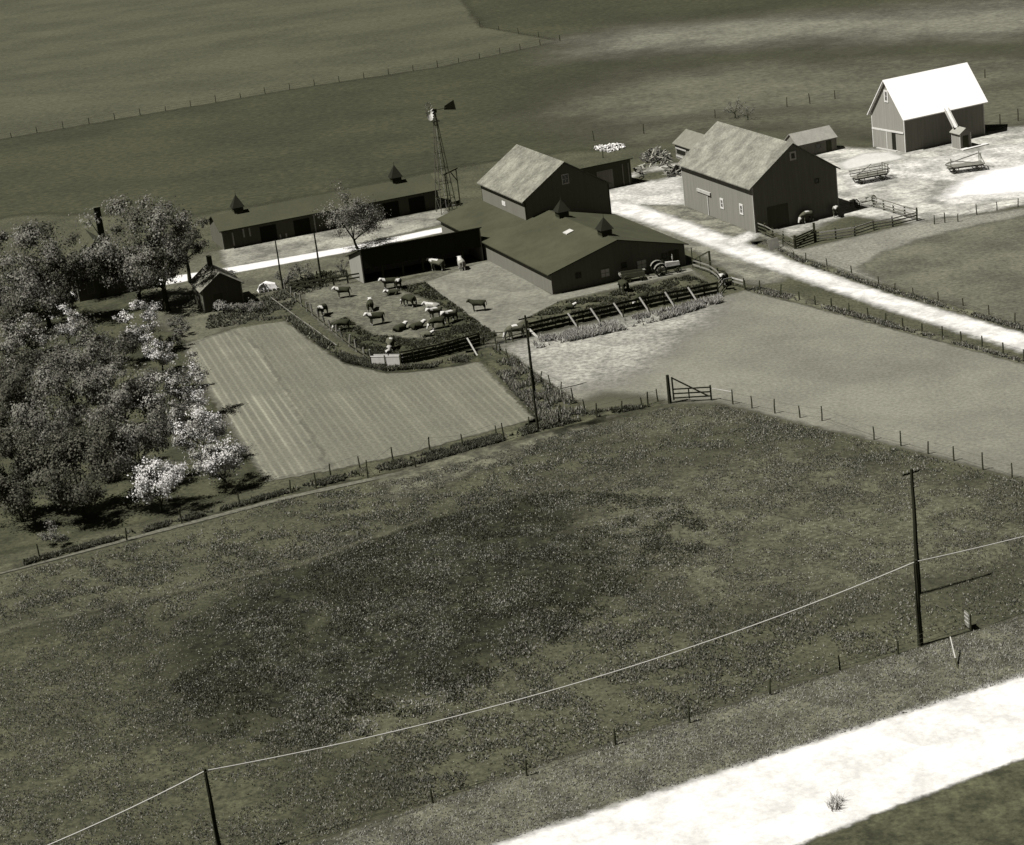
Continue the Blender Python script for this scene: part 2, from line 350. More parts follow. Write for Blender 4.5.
S('thick_grass', [(560, 480), (800, 440), (1003, 490), (1100, 560), (900, 600), (700, 620), (600, 560)], .068, 5, 7, .1, .8, patch=(.3, .78, 1.25), fine=2, finevar=.7)
S('dry_pasture', [(-80, 650), (120, 620), (190, 720), (330, 760), (380, 845), (300, 900), (-80, 900)], .052, 6, 5, .12, .8, patch=(.3, .78, 1.25), fine=2, finevar=.7)
S('foot_path', [(300, 640), (322, 606), (345, 585), (352, 588), (332, 609), (318, 640), (296, 655)], .05, .9, 1.2, .6, .4)
S('wheel_track', [(-80, 655), (25, 622), (300, 562), (420, 520), (430, 515), (430, 519), (300, 567), (25, 628), (-80, 661)], .066, .5, .9, .5, .5)
S('road_verge', [(300, 850), (440, 802), (616, 742), (770, 694), (950, 640), (1200, 560), (1200, 630), (1003, 686), (600, 816), (480, 860)], .088, .6, 1, .5, .6, patch=(.35, .7, 1.4), fine=2.2, finevar=.6)
S('gravel_road', [(380, 884), (600, 812), (1005, 682), (1300, 588), (1300, 664), (1005, 768), (890, 812), (700, 890)], .62, .6, .8, .9, .5, var=.08, fine=2, finevar=.16, patch=(.3, .85, 1.15))
S('far_verge', [(790, 850), (890, 811), (1005, 767), (1300, 662), (1300, 900), (700, 900)], .05, .3, .5, .8, .6, patch=(.4, .7, 1.5))

# ------------------------------------------------------------------ grass, flowers, weeds (nobody could count these)
def vnoise(x, y, s, seed):
    r = np.random.default_rng(seed).random((64, 64)); u = x/s; v = y/s
    i = np.floor(u).astype(int); j = np.floor(v).astype(int); fu = u-i; fv = v-j
    fu = fu*fu*(3-2*fu); fv = fv*fv*(3-2*fv)
    a = r[i % 64, j % 64]; b = r[(i+1) % 64, j % 64]; c = r[i % 64, (j+1) % 64]; d = r[(i+1) % 64, (j+1) % 64]
    return (a*(1-fu)+b*fu)*(1-fv)+(c*(1-fu)+d*fu)*fv
def scatter(px, n, dens=None):
    poly = wpoly(px); lo = poly.min(0); hi = poly.max(0); out = np.zeros((0, 2))
    while len(out) < n:
        P = lo+rng.random((n*2, 2))*(hi-lo); P = P[poly_sd(P, poly) > 0]
        if dens is not None: P = P[rng.random(len(P)) < dens(P[:, 0], P[:, 1])]
        out = np.concatenate([out, P])
    return out[:n]
def blades(P, h, w, nb=3, spread=1.1):
    """tufts: nb thin triangles per point"""
    n = len(P); V = np.zeros((n, nb, 3, 3), np.float32)
    a = rng.random((n, nb))*2*np.pi; hh = h*(.5+rng.random((n, nb))); sp_ = spread*hh*(.25+.75*rng.random((n, nb)))
    ww = w*(.6+.8*rng.random((n, nb)))
    cx = P[:, None, 0]+(rng.random((n, nb))-.5)*w*2; cy = P[:, None, 1]+(rng.random((n, nb))-.5)*w*2
    b = a+np.pi/2
    V[:, :, 0] = np.stack([cx-np.cos(b)*ww, cy-np.sin(b)*ww, 0*cx+.05], -1)
    V[:, :, 1] = np.stack([cx+np.cos(b)*ww, cy+np.sin(b)*ww, 0*cx+.05], -1)
    V[:, :, 2] = np.stack([cx+np.cos(a)*sp_, cy+np.sin(a)*sp_, hh+.06], -1)
    return V.reshape(-1, 3)
NEAR = [(-140, 612), (150, 540), (285, 500), (420, 475), (560, 435), (670, 408), (720, 406), (870, 442), (1200, 530), (1200, 560), (900, 650), (620, 740), (440, 800), (300, 845), (280, 900), (-140, 900)]
DARKP = [(170, 690), (230, 610), (330, 560), (430, 520), (560, 490), (680, 500), (720, 540), (640, 590), (560, 640), (460, 700), (330, 750), (220, 740)]
dens1 = lambda x, y: np.clip(.3+.5*(vnoise(x, y, 9, 1)-.4)+1.2*(vnoise(x, y, 1.3, 2)-.5)+.6*(vnoise(x, y, 3.4, 3)-.5), .02, 1)
THINNED = wpoly([(880, 560), (1010, 545), (1010, 640), (910, 665), (880, 640)])      # turf thinned on purpose so the cast shadows of the two poles show
dens3 = lambda x, y: dens1(x, y)*np.where(poly_sd(np.stack([x, y], 1), THINNED) > 0, .3, 1)
V1 = blades(scatter(NEAR, 120000, dens3), .13, .05, 2); V2 = blades(np.concatenate([scatter(DARKP, 30000, dens1), scatter(NEAR, 9000, dens3)]), .14, .055, 2)
V3 = blades(np.concatenate([scatter(DARKP, 15000, lambda x, y: np.clip(2.4*(vnoise(x, y, 2.6, 12)-.42)+.5*(vnoise(x, y, .8, 13)-.4), .02, 1)), scatter(NEAR, 39000, dens3)]), .11, .055, 2)
V = np.concatenate([V1, V2, V3]); mi = np.r_[np.zeros(len(V1)//3), np.ones(len(V2)//3), np.full(len(V3)//3, 2)]
o = np_mesh('grass_tufts', V, 3, [M['grass'], M['grass_dark'], M['grass_pale']], mi=mi)
tag(o, 'uneven grass tufts all over the foreground pasture', 'grass', kind='stuff')
# dandelion heads: small upward discs on the pasture
dens2 = lambda x, y: np.clip(.35+1.3*(vnoise(x, y, 9, 5)-.45)+.8*(vnoise(x, y, 2.2, 6)-.5), .01, 1)
P = scatter(NEAR, 25000, dens2); n = len(P); r = .018+.034*rng.random(n)**2; zz = .17+.1*rng.random(n)
a0 = rng.random(n)*6.28; V = np.zeros((n, 5, 3), np.float32)
for k in range(5):
    V[:, k] = np.stack([P[:, 0]+r*np.cos(a0+k*1.2566), P[:, 1]+r*np.sin(a0+k*1.2566), zz+.02*np.cos(a0*3+k)], -1)
tag(np_mesh('dandelions', V.reshape(-1, 3), 5, M['flower']), 'pale dandelion heads speckling the foreground pasture', 'wildflowers', kind='stuff')
VERGE = [(300, 850), (440, 802), (616, 742), (770, 694), (950, 640), (1200, 562), (1200, 628), (1003, 684), (600, 810), (480, 850)]
tag(np_mesh('verge_grass', blades(scatter(VERGE, 25000, lambda x, y: np.clip(.4+.6*(vnoise(x, y, 1.6, 31)-.3), .05, 1)), .12, .06, 2), 3, M['grass_pale']), 'short rough grass on the verge beside the white road', 'grass', kind='stuff')
def weeds(name, label, px, n, h, w, m, nb=4, frac=.5, m2=None):
    th_ = lambda x, y: np.clip(2.2*(vnoise(x, y, 1.6, 9)-.3)+.6*(vnoise(x, y, 5, 8)-.4), .02, 1)
    n = int(n*.6); h = h*.5
    V1 = blades(scatter(px, n, th_), h, w, nb, 1.1)
    if m2:
        V2 = blades(scatter(px, int(n*frac), th_), h*1.1, w*.8, nb, .8)
        o = np_mesh(name, np.concatenate([V1, V2]), 3, [m, m2], mi=np.r_[np.zeros(len(V1)//3), np.ones(len(V2)//3)])
    else: o = np_mesh(name, V1, 3, m)
    return tag(o, label, 'weeds', kind='stuff')
weeds('bank_weeds', 'rough weeds on the bank below the ploughed garden', [(25, 562), (280, 492), (400, 461), (536, 426), (600, 411), (660, 403), (662, 406), (600, 417), (540, 432), (430, 462), (285, 495), (25, 566)], 6000, .5, .1, M['grass'], m2=M['grass_dark'])
weeds('ditch_brush', 'tangled brush in the strip between garden and paddock', [(478, 353), (492, 347), (512, 357), (548, 385), (580, 405), (588, 418), (556, 429), (540, 420), (512, 391)], 2200, .7, .11, M['grass'], m2=M['grass_pale'])
weeds('hedge_weeds', 'dark weeds outside the cattle yard fence', [(286, 320), (292, 317), (318, 336), (348, 356), (388, 368), (430, 366), (478, 352), (480, 360), (430, 369), (386, 372), (345, 363), (312, 341)], 3600, .6, .12, M['grass'], m2=M['grass_dark'])
weeds('tall_dry_grass', 'bleached tall grass along the propped board fence', [(534, 340), (560, 335), (640, 317), (715, 299), (722, 296), (722, 303), (640, 327), (560, 344), (536, 349)], 2600, .8, .09, M['drygrass'], m2=M['grass_pale'])
weeds('lane_weeds', 'mixed weeds along the wire fence south of the white lane', [(745, 291), (760, 288), (800, 298), (890, 323), (1003, 355), (1080, 376), (1080, 380), (1003, 358), (890, 328), (800, 303)], 2200, .4, .1, M['grass'], m2=M['grass_pale'])
weeds('verge_weeds', 'rough grass along the wire fence north of the white lane', [(765, 243), (800, 258), (880, 286), (1003, 321), (1080, 343), (1080, 347), (1003, 326), (890, 293), (795, 261)], 2000, .4, .1, M['grass'], m2=M['grass_pale'])
weeds('rough_barnyard_grass', 'dark rough grass between the small gabled shed and cattle yard', [(210, 312), (270, 296), (300, 280), (345, 270), (350, 280), (300, 296), (285, 318), (205, 330)], 2200, .4, .1, M['grass'], m2=M['grass_dark'])
YG = [(395, 288), (425, 283), (497, 336), (481, 345), (398, 363), (372, 360), (330, 325), (345, 318), (372, 336), (430, 340), (452, 312), (430, 300)]
weeds('yard_tufts', 'rough dark grass growing in the cattle yard', YG, 5200, .36, .09, M['grass_dark'], m2=M['grass'])
weeds('feedlot_tufts', 'rough grass between the low barn gable and the propped fence', [(556, 304), (690, 276), (716, 287), (705, 292), (530, 331), (518, 326)], 4200, .36, .09, M['grass_dark'], m2=M['grass'])
weeds('roadside_sprig', 'pale dry weed tuft growing on the white road edge', [(826, 806), (836, 799), (843, 803), (838, 812), (828, 813)], 60, 1.0, .03, M['trim'], m2=M['drygrass'])

# ------------------------------------------------------------------ buildings
def dirv(a): return Vector((math.cos(a), math.sin(a), 0))
class Frame:
    """a along u, b along v, z up, measured from a near corner"""
    def __init__(s, N, ua, va): s.N = Vector(N); s.u = dirv(R(ua)); s.v = dirv(R(va))
    def __call__(s, a, b, z): return s.N+s.u*a+s.v*b+Vector((0, 0, z))
    def swap(s):
        f = Frame(s.N, 0, 0); f.u = s.v; f.v = s.u; return f
def window_on(root, mats, c, ex, ez, n, w, h, fw=.14):
    """framed window lying on a wall: c centre, ex along, n outward"""
    fr = MB(); ex = ex.normalized(); n = n.normalized(); up = Vector((0, 0, 1))
    P = lambda x, z, d: c+ex*x+up*z+n*d
    f = lambda x, y, z: P(x, z, y)
    for x0, x1, z0, z1 in ((-w/2-fw, w/2+fw, h/2, h/2+fw), (-w/2-fw, w/2+fw, -h/2-fw, -h/2), (-w/2-fw, -w/2, -h/2, h/2), (w/2, w/2+fw, -h/2, h/2)):
        fr.box(x0, x1, .004, .07, z0, z1, f)
    o = fr.build('window', mats[0], root)
    p = MB(); p.box(-w/2, w/2, .006, .03, -h/2, h/2, f); p.build('pane', mats[1], o)
    if h > .9:
        q = MB(); q.box(-.025, .025, .03, .055, -h/2, h/2, f); q.box(-w/2, w/2, .03, .05, -.025, .025, f); q.build('glazing_bar', mats[0], o)
    return o
def gable(root, f, L, W, he, hr, wallm, roofm, trimm, oh=.45, ov=.35, wall_name='wall', th=.14, trim_w=.16, ridge_b=None, he2=None):
    """gabled hall: eaves along a (0..L), gables at a=0 and a=L, ridge over b=W/2"""
    rb = W/2 if ridge_b is None else ridge_b; he2 = he if he2 is None else he2
    w = MB(); t = .15
    # walls as a closed pentagonal shell
    A = [f(0, 0, 0), f(0, W, 0), f(0, W, he2), f(0, rb, hr), f(0, 0, he)]
    B = [f(L, 0, 0), f(L, W, 0), f(L, W, he2), f(L, rb, hr), f(L, 0, he)]
    w.add(A+B, [(0, 1, 2, 3, 4), (9, 8, 7, 6, 5), (0, 4, 9, 5), (1, 6, 7, 2)])
    w.build(wall_name, wallm, root)
    r = MB()
    s1 = (hr-he)/rb; s2 = (hr-he2)/(W-rb)
    for sgn in (0, 1):
        if sgn == 0: e = f(-ov, -oh, he-s1*oh+.02); e2 = f(L+ov, -oh, he-s1*oh+.02)
        else: e = f(-ov, W+oh, he2-s2*oh+.02); e2 = f(L+ov, W+oh, he2-s2*oh+.02)
        k = f(-ov, rb, hr+.02); k2 = f(L+ov, rb, hr+.02); U = Vector((0, 0, th))
        r.hexa([e, e2, k2, k], [e+U, e2+U, k2+U, k+U])
    ro = r.build('roof', roofm, root)
    if trimm:
        for aa in (0, L):
            for bb in (0, W):
                top = he if bb == 0 else he2
                tm = MB(); sa = -1 if aa == 0 else 1; sb = -1 if bb == 0 else 1
                tm.box(min(aa, aa-sa*trim_w)+sa*.03, max(aa, aa-sa*trim_w)+sa*.03, bb-.03 if bb == 0 else bb-.13, bb+.13 if bb == 0 else bb+.03, 0, top-.08, f)
                tm.build('corner_board', trimm, root)
    return ro
def panel(root, name, m, f, a0, a1, z0, z1, b=0, d=.05, side=-1):
    """a flat board panel on the wall plane b=const"""
    p = MB()
    y0, y1 = (b-d, b-.004) if side < 0 else (b+.004, b+d)
    p.box(a0, a1, y0, y1, z0, z1, f); return p.build(name, m, root)
def cupola(root, base, f, w, h, hr_, m, m2, sl=0.0):
    """roof ventilator: louvred box, pyramid cap, spike"""
    b = MB(); c = base
    P = lambda a, bb, z: c+f.u*a+f.v*bb+Vector((0, 0, z))
    b.box(-w/2, w/2, -w/2, w/2, -.6, h, P)
    o = b.build('ventilator', m, root)
    k = MB(); e = w*.68
    k.add([P(-e, -e, h), P(e, -e, h), P(e, e, h), P(-e, e, h), P(0, 0, h+hr_)], [(3, 2, 1, 0), (0, 1, 4), (1, 2, 4), (2, 3, 4), (3, 0, 4)])
    k.build('ventilator_cap', M['doorblack'], o)
    s = MB(); s.tube(P(0, 0, h+hr_-.15), P(0, 0, h+hr_+.45), .05, .02, 6); s.build('finial', m2, o)
    l = MB()
    for z in [h*.18+i*h*.16 for i in range(5)]:
        l.box(-w/2-.05, w/2+.05, -w/2-.05, w/2+.05, z, z+.04, P)
    l.build('louvre', m2, o)
    return o
# --- low cattle barn with ventilators
fA = Frame(G(553, 294.8), 109.3, 21)
LA, WA, HA, PA = 40.0, 18.2, 2.65, 5.0
a1, b1 = 22.0, 5.95
rt = thing('cattle_barn', 'long low barn with dark roof and two pointed ventilators before the tall barn', 'barn', fA.N)
w = MB()   # front part, full width
w.add([fA(0, 0, 0), fA(0, WA, 0), fA(0, WA, HA), fA(0, WA/2, PA), fA(0, 0, HA), fA(a1-.03, 0, 0), fA(a1-.03, WA, 0), fA(a1-.03, WA, HA), fA(a1-.03, WA/2, PA), fA(a1-.03, 0, HA)],
      [(0, 1, 2, 3, 4), (9, 8, 7, 6, 5), (0, 4, 9, 5), (1, 6, 7, 2)])
zb1 = HA+(PA-HA)*b1/(WA/2)
w.add([fA(a1-.02, 0, 0), fA(LA, 0, 0), fA(LA, 0, HA), fA(a1-.02, 0, HA), fA(a1-.02, b1-.02, 0), fA(LA, b1-.02, 0), fA(LA, b1-.02, zb1), fA(a1-.02, b1-.02, zb1)],
      [(0, 1, 2, 3), (1, 5, 6, 2), (4, 7, 6, 5), (0, 3, 7, 4)])
w.build('wall', M['dairy'], rt)
r = MB(); sA = (PA-HA)/(WA/2); U = Vector((0, 0, .12)); oh = .5
q = [fA(-.4, -oh, HA-sA*oh+.02), fA(LA+.3, -oh, HA-sA*oh+.02), fA(LA+.3, b1-.03, zb1+.02), fA(a1-.03, b1-.03, zb1+.02), fA(a1-.03, WA/2, PA+.02), fA(-.4, WA/2, PA+.02)]
r.poly(q, U)
q = [fA(-.4, WA/2+.003, PA+.02), fA(a1-.03, WA/2+.003, PA+.02), fA(a1-.03, WA+oh, HA-sA*oh+.02), fA(-.4, WA+oh, HA-sA*oh+.02)]
r.poly(q, U)
roofA = r.build('roof', M['tarroof'], rt)
t = MB(); t.box(-.03, .12, -.035, .1, 0, HA-.1, fA); t.build('corner_board', M['greywood'], rt)
t = MB(); t.box(-.03, .12, WA-.1, WA+.03, 0, HA-.1, fA); t.build('corner_board', M['greywood'], rt)
zr = lambda b: HA+sA*min(b, WA-b)+.1
cupola(rt, fA(3.3, WA/2, PA+.1), fA, 1.35, .75, 1.5, M['dark_wood'], M['darkmetal'])
cupola(rt, fA(17.0, WA/2, PA+.1), fA, 1.35, .75, 1.5, M['dark_wood'], M['darkmetal'])
h = MB()
P = lambda a, b, z: fA(a, b, zr(b)+z)
h.hexa([P(9.6, 6.5, .0), P(10.9, 6.5, .0), P(10.9, 7.5, .0), P(9.6, 7.5, .0)], [P(9.6, 6.5, .16), P(10.9, 6.5, .16), P(10.9, 7.5, .16), P(9.6, 7.5, .16)])
h.build('roof_hatch', M['palewood'], rt)
fA_ = fA.swap()    # a along the gable, b along the long side
for k, (bb, zz, ww, hh) in enumerate(((7.2, 1.25, 1.1, .95), (12.2, 1.3, 1.2, 1.0))):  # panes coloured white: the glass brightness in the shaded gable is in the colour
    o = window_on(rt, (M['greywood'], M['trim']), fA(0, bb, zz), fA.v, None, -fA.u, ww, hh, .1); o['label'] = 'pale window in the dark gable'
for bb in (3.6, 9.8, 15.4):
    window_on(rt, (M['dark_wood'], M['pane']), fA(0, bb, 1.7), fA.v, None, -fA.u, .6, .6, .08)
panel(rt, 'stable_door', M['dark_wood'], fA_, 16.0, 17.4, .05, 2.2, 0, .06)
# --- tall shingled barn
HT, PT, LT, WT = 7.0, 10.9, 16.3, WA-b1
fT = Frame(fA(a1, b1, 0), 109.3, 21)
tt = thing('tall_barn', 'tall gabled barn with mottled pale shingle roof rising behind the low dark roof', 'barn', fT.N)
gable(tt, fT, LT, WT, HT, PT, M['dairy'], M['shingle'], M['dark_wood'], oh=.45)
window_on(tt, (M['trim'], M['pane']), fT(0, WT/2, 8.7), fT.v, None, -fT.u, .8, 1.1, .12)
o = panel(tt, 'hatch_door', M['trim'], fT, 7.2, 8.5, 5.0, 5.6, 0, .06); o['label'] = 'small white hatch in the grey side wall'
fT_ = fT.swap()
for bb, zz in ((3.4, 5.2), (7.6, 5.3), (11.0, 5.5)):
    panel(tt, 'shutter', M['greywood'], fT_, bb-.14, bb+.14, zz-.14, zz+.14, 0, .05)
# --- horse barn beside the white lane
fB = Frame(G(755.7, 233.4), 108.5, 24)
LB, WB, HB, PB = 21.6, 13.0, 6.2, 10.55
tb = thing('lane_barn', 'big gabled barn with pale shingles and two small white windows beside the white lane', 'barn', fB.N)
gable(tb, fB, LB, WB, HB, PB, M['barn'], M['shingle2'], M['palewood'], oh=.55, ov=.3)
for a_, z_ in ((3.6, 2.6), (9.4, 2.4)):
    window_on(tb, (M['trim'], M['pane']), fB(a_, 0, z_), fB.u, None, -fB.v, .55, .95, .24)
o = panel(tb, 'door_track', M['palewood'], fB, 12.6, 16.8, 2.95, 3.35, 0, .22)
d = panel(tb, 'sliding_door', M['barn'], fB, 13.9, 16.8, .05, 2.9, 0, .09)
panel(tb, 'door_edge', M['palewood'], fB, 13.62, 13.88, .05, 2.9, 0, .1)
window_on(tb, (M['trim'], M['pane']), fB(0, WB/2, 9.0), fB.v, None, -fB.u, .55, .7, .22)
fB_ = fB.swap()
panel(tb, 'barn_door', M['shed'], fB_, 2.0, 5.2, .05, 3.0, 0, .07)
window_on(tb, (M['dark_wood'], M['pane']), fB(0, 9.9, 5.0), fB.v, None, -fB.u, .5, .5, .08)
# --- white roofed barn
nC = G(905.8, 152.7); fC = Frame(nC, 23.5, 116.5)
LC, WC, HC, PC = 14.3, 7.6, 5.4, 10.3
tcb = thing('white_roofed_barn', 'gabled barn with gleaming white metal roof at the back right of the farmyard', 'barn', nC)
gable(tcb, fC, LC, WC, HC, PC, M['barn_pale'], M['metal'], M['trim'], oh=.5, ov=.45)
fC_ = fC.swap()
panel(tcb, 'door_track', M['trim'], fC_, .2, WC-.05, 2.75, 3.0, 0, .12)
panel(tcb, 'sliding_door', M['barn_pale'], fC_, 4.2, WC-.3, .08, 2.72, 0, .09)
panel(tcb, 'sliding_door', M['barn_pale'], fC_, 2.95, 4.1, .08, 2.72, 0, .1)
o = panel(tcb, 'door_edge', M['trim'], fC_, 4.1, 4.24, .08, 2.72, 0, .11)
o = panel(tcb, 'doorway', M['doorblack'], fC_, 2.15, 2.92, .08, 2.7, 0, .06); o['label'] = 'dark gap of the open door'
panel(tcb, 'threshold', M['palewood'], fC_, 1.6, 6.4, .005, .12, 0, .5)
window_on(tcb, (M['trim'], M['pane']), fC(0, WC/2, 8.0), fC.v, None, -fC.u, .45, 1.3, .26)
# --- grain shed and chute beside it
nG = G(960.6, 149.7); fG = Frame(nG, 107.4, 26)
tg = thing('grain_shed', 'little gabled shed with pale side standing against the dark side of the white roofed barn', 'shed', nG)
gable(tg, fG, 2.3, 2.0, 2.35, 2.95, M['barn_pale'], M['paleroof'], M['trim'], oh=.25, ov=.25, th=.08, trim_w=.1)
panel(tg, 'shed_door', M['dark_wood'], fG.swap(), .5, 1.5, .05, 1.9, 0, .06)
panel(tg, 'loading_step', M['trim'], fG.swap(), -.2, 4.6, .01, .16, -.15, .9)
ch = thing('grain_chute', 'pale wooden chute sloping from the white roofed barn down to the little grain shed', 'chute', fG(1.3, .9, 2.9))
c = MB(); p0 = fG(1.9, .45, 2.85); p1 = G(946.7, 110.7, 4.9)
# upper end rests under the eave of the barn
p1 = fC(7.4, -.15, 5.05); dd = (p1-p0)
sx_ = dd.cross(Vector((0, 0, 1))).normalized()*.34; up_ = sx_.cross(dd).normalized(); up_ = up_ if up_.z > 0 else -up_
c.hexa([p0-sx_, p0+sx_, p1+sx_, p1-sx_], [p0-sx_+up_*.08, p0+sx_+up_*.08, p1+sx_+up_*.08, p1-sx_+up_*.08])
c.build('chute_floor', M['trim'], ch)
for s_ in (-1, 1):
    c = MB(); c.bar(p0+sx_*s_+up_*.2, p1+sx_*s_+up_*.2, .06, .36, up_); c.build('side_board', M['palewood'], ch)
# --- long shed along the back lane
fL = Frame(G(224.5, 250.2), 108.5, 18.3)
LL, DL, HL, PL = 32.6, 7.6, 2.9, 4.3
tl = thing('long_shed', 'very long low shed with two dark pyramid ventilators along the back lane', 'shed', fL.N)
fLL = Frame(fL.N, 18.3, 108.5)
gable(tl, fLL, LL, DL, HL, PL, M['shed'], M['tarroof2'], M['greywood'], oh=.5, ov=.4)
cupola(tl, fLL(3.6, DL/2, PL+.05), fL, 1.35, .7, 1.8, M['dark_wood'], M['darkmetal'])
cupola(tl, fLL(27.6, DL/2, PL+.05), fL, 1.35, .7, 1.8, M['dark_wood'], M['darkmetal'])
for a_, z0, z1, ww in ((1.4, .4, 2.3, .2), (3.0, 1.3, 2.5, .22), (3.9, 1.3, 2.5, .22), (13.5, .1, 2.5, .2), (8.2, .05, .7, .22), (9.1, .05, .7, .22)):
    panel(tl, 'shutter', M['palewood'], fLL, a_, a_+ww, z0, z1, 0, .06)
for a_ in (5.5, 10.5, 16, 20, 24, 28): panel(tl, 'doorway', M['doorblack'], fLL, a_, a_+2.4, .05, 2.3, 0, .05)
# --- open cattle shed with one slope
fD = Frame(G(364, 283.7), 15.5, 111)
LD, DD, HD, HDb = 16.3, 5.0, 4.35, 2.75
td = thing('cattle_shed', 'dark open fronted single slope shed closing the back of the cattle yard', 'shed', fD.N)
w = MB()
# back, ends, dark front header and posts, floor left open
def slopeh(b): return HD+(HDb-HD)*b/DD
w.add([fD(0, 0, 0), fD(0, DD, 0), fD(0, DD, HDb), fD(0, 0, HD), fD(.15, 0, 0), fD(.15, DD, 0), fD(.15, DD, HDb), fD(.15, 0, HD)], [(0, 1, 2, 3), (7, 6, 5, 4), (0, 3, 7, 4)])
w.build('end_wall', M['barn_pale'], td)
w = MB(); w.add([fD(LD-.15, 0, 0), fD(LD-.15, DD, 0), fD(LD-.15, DD, HDb), fD(LD-.15, 0, HD), fD(LD, 0, 0), fD(LD, DD, 0), fD(LD, DD, HDb), fD(LD, 0, HD)], [(0, 1, 2, 3), (7, 6, 5, 4), (0, 3, 7, 4)])
w.build('end_wall', M['barn'], td)
w = MB(); w.box(.152, LD-.152, DD-.15, DD, 0, HDb, fD); w.build('back_wall', M['barn'], td)
w = MB(); w.box(.152, LD-.152, .01, .12, 1.9, HD-.06, fD); w.build('front_wall', M['pole'], td)
for k in range(1, 6):
    w = MB(); w.box(LD*k/6-.11, LD*k/6+.11, .125, .345, 0, 3.9, fD); w.build('post', M['post'], td)
r = MB(); k0 = [fD(-.35, -.35, slopeh(-.35)+.02), fD(LD+.1, -.35, slopeh(-.35)+.02), fD(LD+.1, DD+.4, slopeh(DD+.4)+.02), fD(-.35, DD+.4, slopeh(DD+.4)+.02)]
r.poly(k0, (0, 0, .13)); r.build('roof', M['tarroof'], td)
# --- little gabled shed
fE = Frame(G(205.4, 313.4), 108, 22)
te = thing('smoke_house', 'small gabled shed with grey plank roof near the garden corner', 'shed', fE.N)
gable(te, fE, 6.2, 5.2, 3.0, 4.75, M['shed'], M['greyroof'], M['greywood'], oh=.35, ov=.35, th=.1)
c = MB(); c.box(5.0, 5.6, 2.3, 2.9, 3.6, 6.0, fE); co = c.build('chimney', M['dark_wood'], te)
panel(te, 'shed_door', M['dark_wood'], fE.swap(), 1.4, 2.5, .05, 2.1, 0, .06)
panel(te, 'window_shutter', M['greywood'], fE, 2.4, 3.2, 1.2, 2.0, 0, .05)
# --- dark machine shed behind the tall barn
fF = Frame(G(632.5, 184.2), 201, 111)
tf = thing('machine_shed', 'dark tall fronted lean-to shed half hidden behind the tall shingled barn', 'shed', fF.N)
LF, DF, HF, HFb = 8.6, 4.2, 3.7, 2.6
w = MB()
w.add([fF(0, 0, 0), fF(LF, 0, 0), fF(LF, 0, HF), fF(0, 0, HF), fF(0, DF, 0), fF(LF, DF, 0), fF(LF, DF, HFb), fF(0, DF, HFb)], [(0, 1, 2, 3), (5, 4, 7, 6), (1, 5, 6, 2), (4, 0, 3, 7)])
w.build('wall', M['dark_wood'], tf)
r = MB(); sl_ = (HFb-HF)/DF
r.poly([fF(-.3, -.3, HF-.3*sl_+.02), fF(LF+.3, -.3, HF-.3*sl_+.02), fF(LF+.3, DF+.3, HFb+.3*sl_+.02), fF(-.3, DF+.3, HFb+.3*sl_+.02)], (0, 0, .12)); r.build('roof', M['tarroof'], tf)
for a_ in (.35, 1.3): panel(tf, 'door_post', M['greywood'], fF, a_, a_+.16, .02, 3.3, 0, .08)
panel(tf, 'shed_door', M['barn'], fF, 3.0, 5.6, .05, 2.9, 0, .06)
# --- two little sheds behind the lane barn
fH = Frame(G(697.5, 165.5), 108.5, 24)
th_ = thing('hog_house', 'low grey roofed shed with pale slatted front behind the lane barn left end', 'shed', fH.N)
gable(th_, fH, 7.5, 4.6, 2.5, 4.0, M['greywood'], M['greyroof'], M['greywood'], oh=.35, th=.1)
panel(th_, 'feed_opening', M['doorblack'], fH, 4.0, 7.0, .9, 1.5, 0, .05)
panel(th_, 'front_board', M['palewood'], fH, 3.6, 7.4, 1.6, 1.85, 0, .08)
panel(th_, 'front_board', M['palewood'], fH, 3.6, 7.4, .35, .6, 0, .08)
nI = G(836.8, 150); vI = R(24)
fI = Frame(nI-dirv(vI)*6.8, 24, 114)
ti = thing('brooder_house', 'low dark shed with pale board roof behind the right end of the lane barn', 'shed', fI.N)
gable(ti, fI, 6.8, 3.8, 2.0, 3.4, M['barn'], M['paleroof'], M['greywood'], oh=.2, ov=.2, th=.1)
window_on(ti, (M['greywood'], M['pane']), fI(3.6, 0, 1.2), fI.u, None, -fI.v, .7, .6, .1)
panel(ti, 'shed_door', M['dark_wood'], fI, 5.0, 5.9, .05, 1.7, 0, .06)
# --- farmhouse in the trees
fK = Frame(G(80, 302), 107, 20)
tk = thing('farmhouse', 'dark farmhouse with a tall chimney almost hidden among trees on the left', 'house', fK.N)
gable(tk, fK, 8.5, 6.6, 4.6, 7.6, M['house'], M['tarroof2'], M['greywood'], oh=.35, ov=.35)
c = MB(); c.box(5.0, 5.85, 4.6, 5.45, 5.0, 10.9, fK); co = c.build('chimney', M['bark'], tk)
c = MB(); c.box(4.95, 5.9, 4.55, 5.5, 10.9, 11.1, fK); c.build('chimney_cap', M['dark_wood'], co)
for bb, zz in ((1.7, 1.6), (4.9, 1.6), (3.3, 5.0)):
    window_on(tk, (M['greywood'], M['pane']), fK(0, bb, zz), fK.v, None, -fK.u, .8, 1.4, .12)
window_on(tk, (M['greywood'], M['pane']), fK(2.2, 0, 1.7), fK.u, None, -fK.v, .8, 1.4, .12)
window_on(tk, (M['greywood'], M['pane']), fK(6.2, 0, 1.7), fK.u, None, -fK.v, .8, 1.4, .12)
panel(tk, 'front_door', M['dark_wood'], fK.swap(), 2.85, 3.75, .1, 2.2, 0, .06)

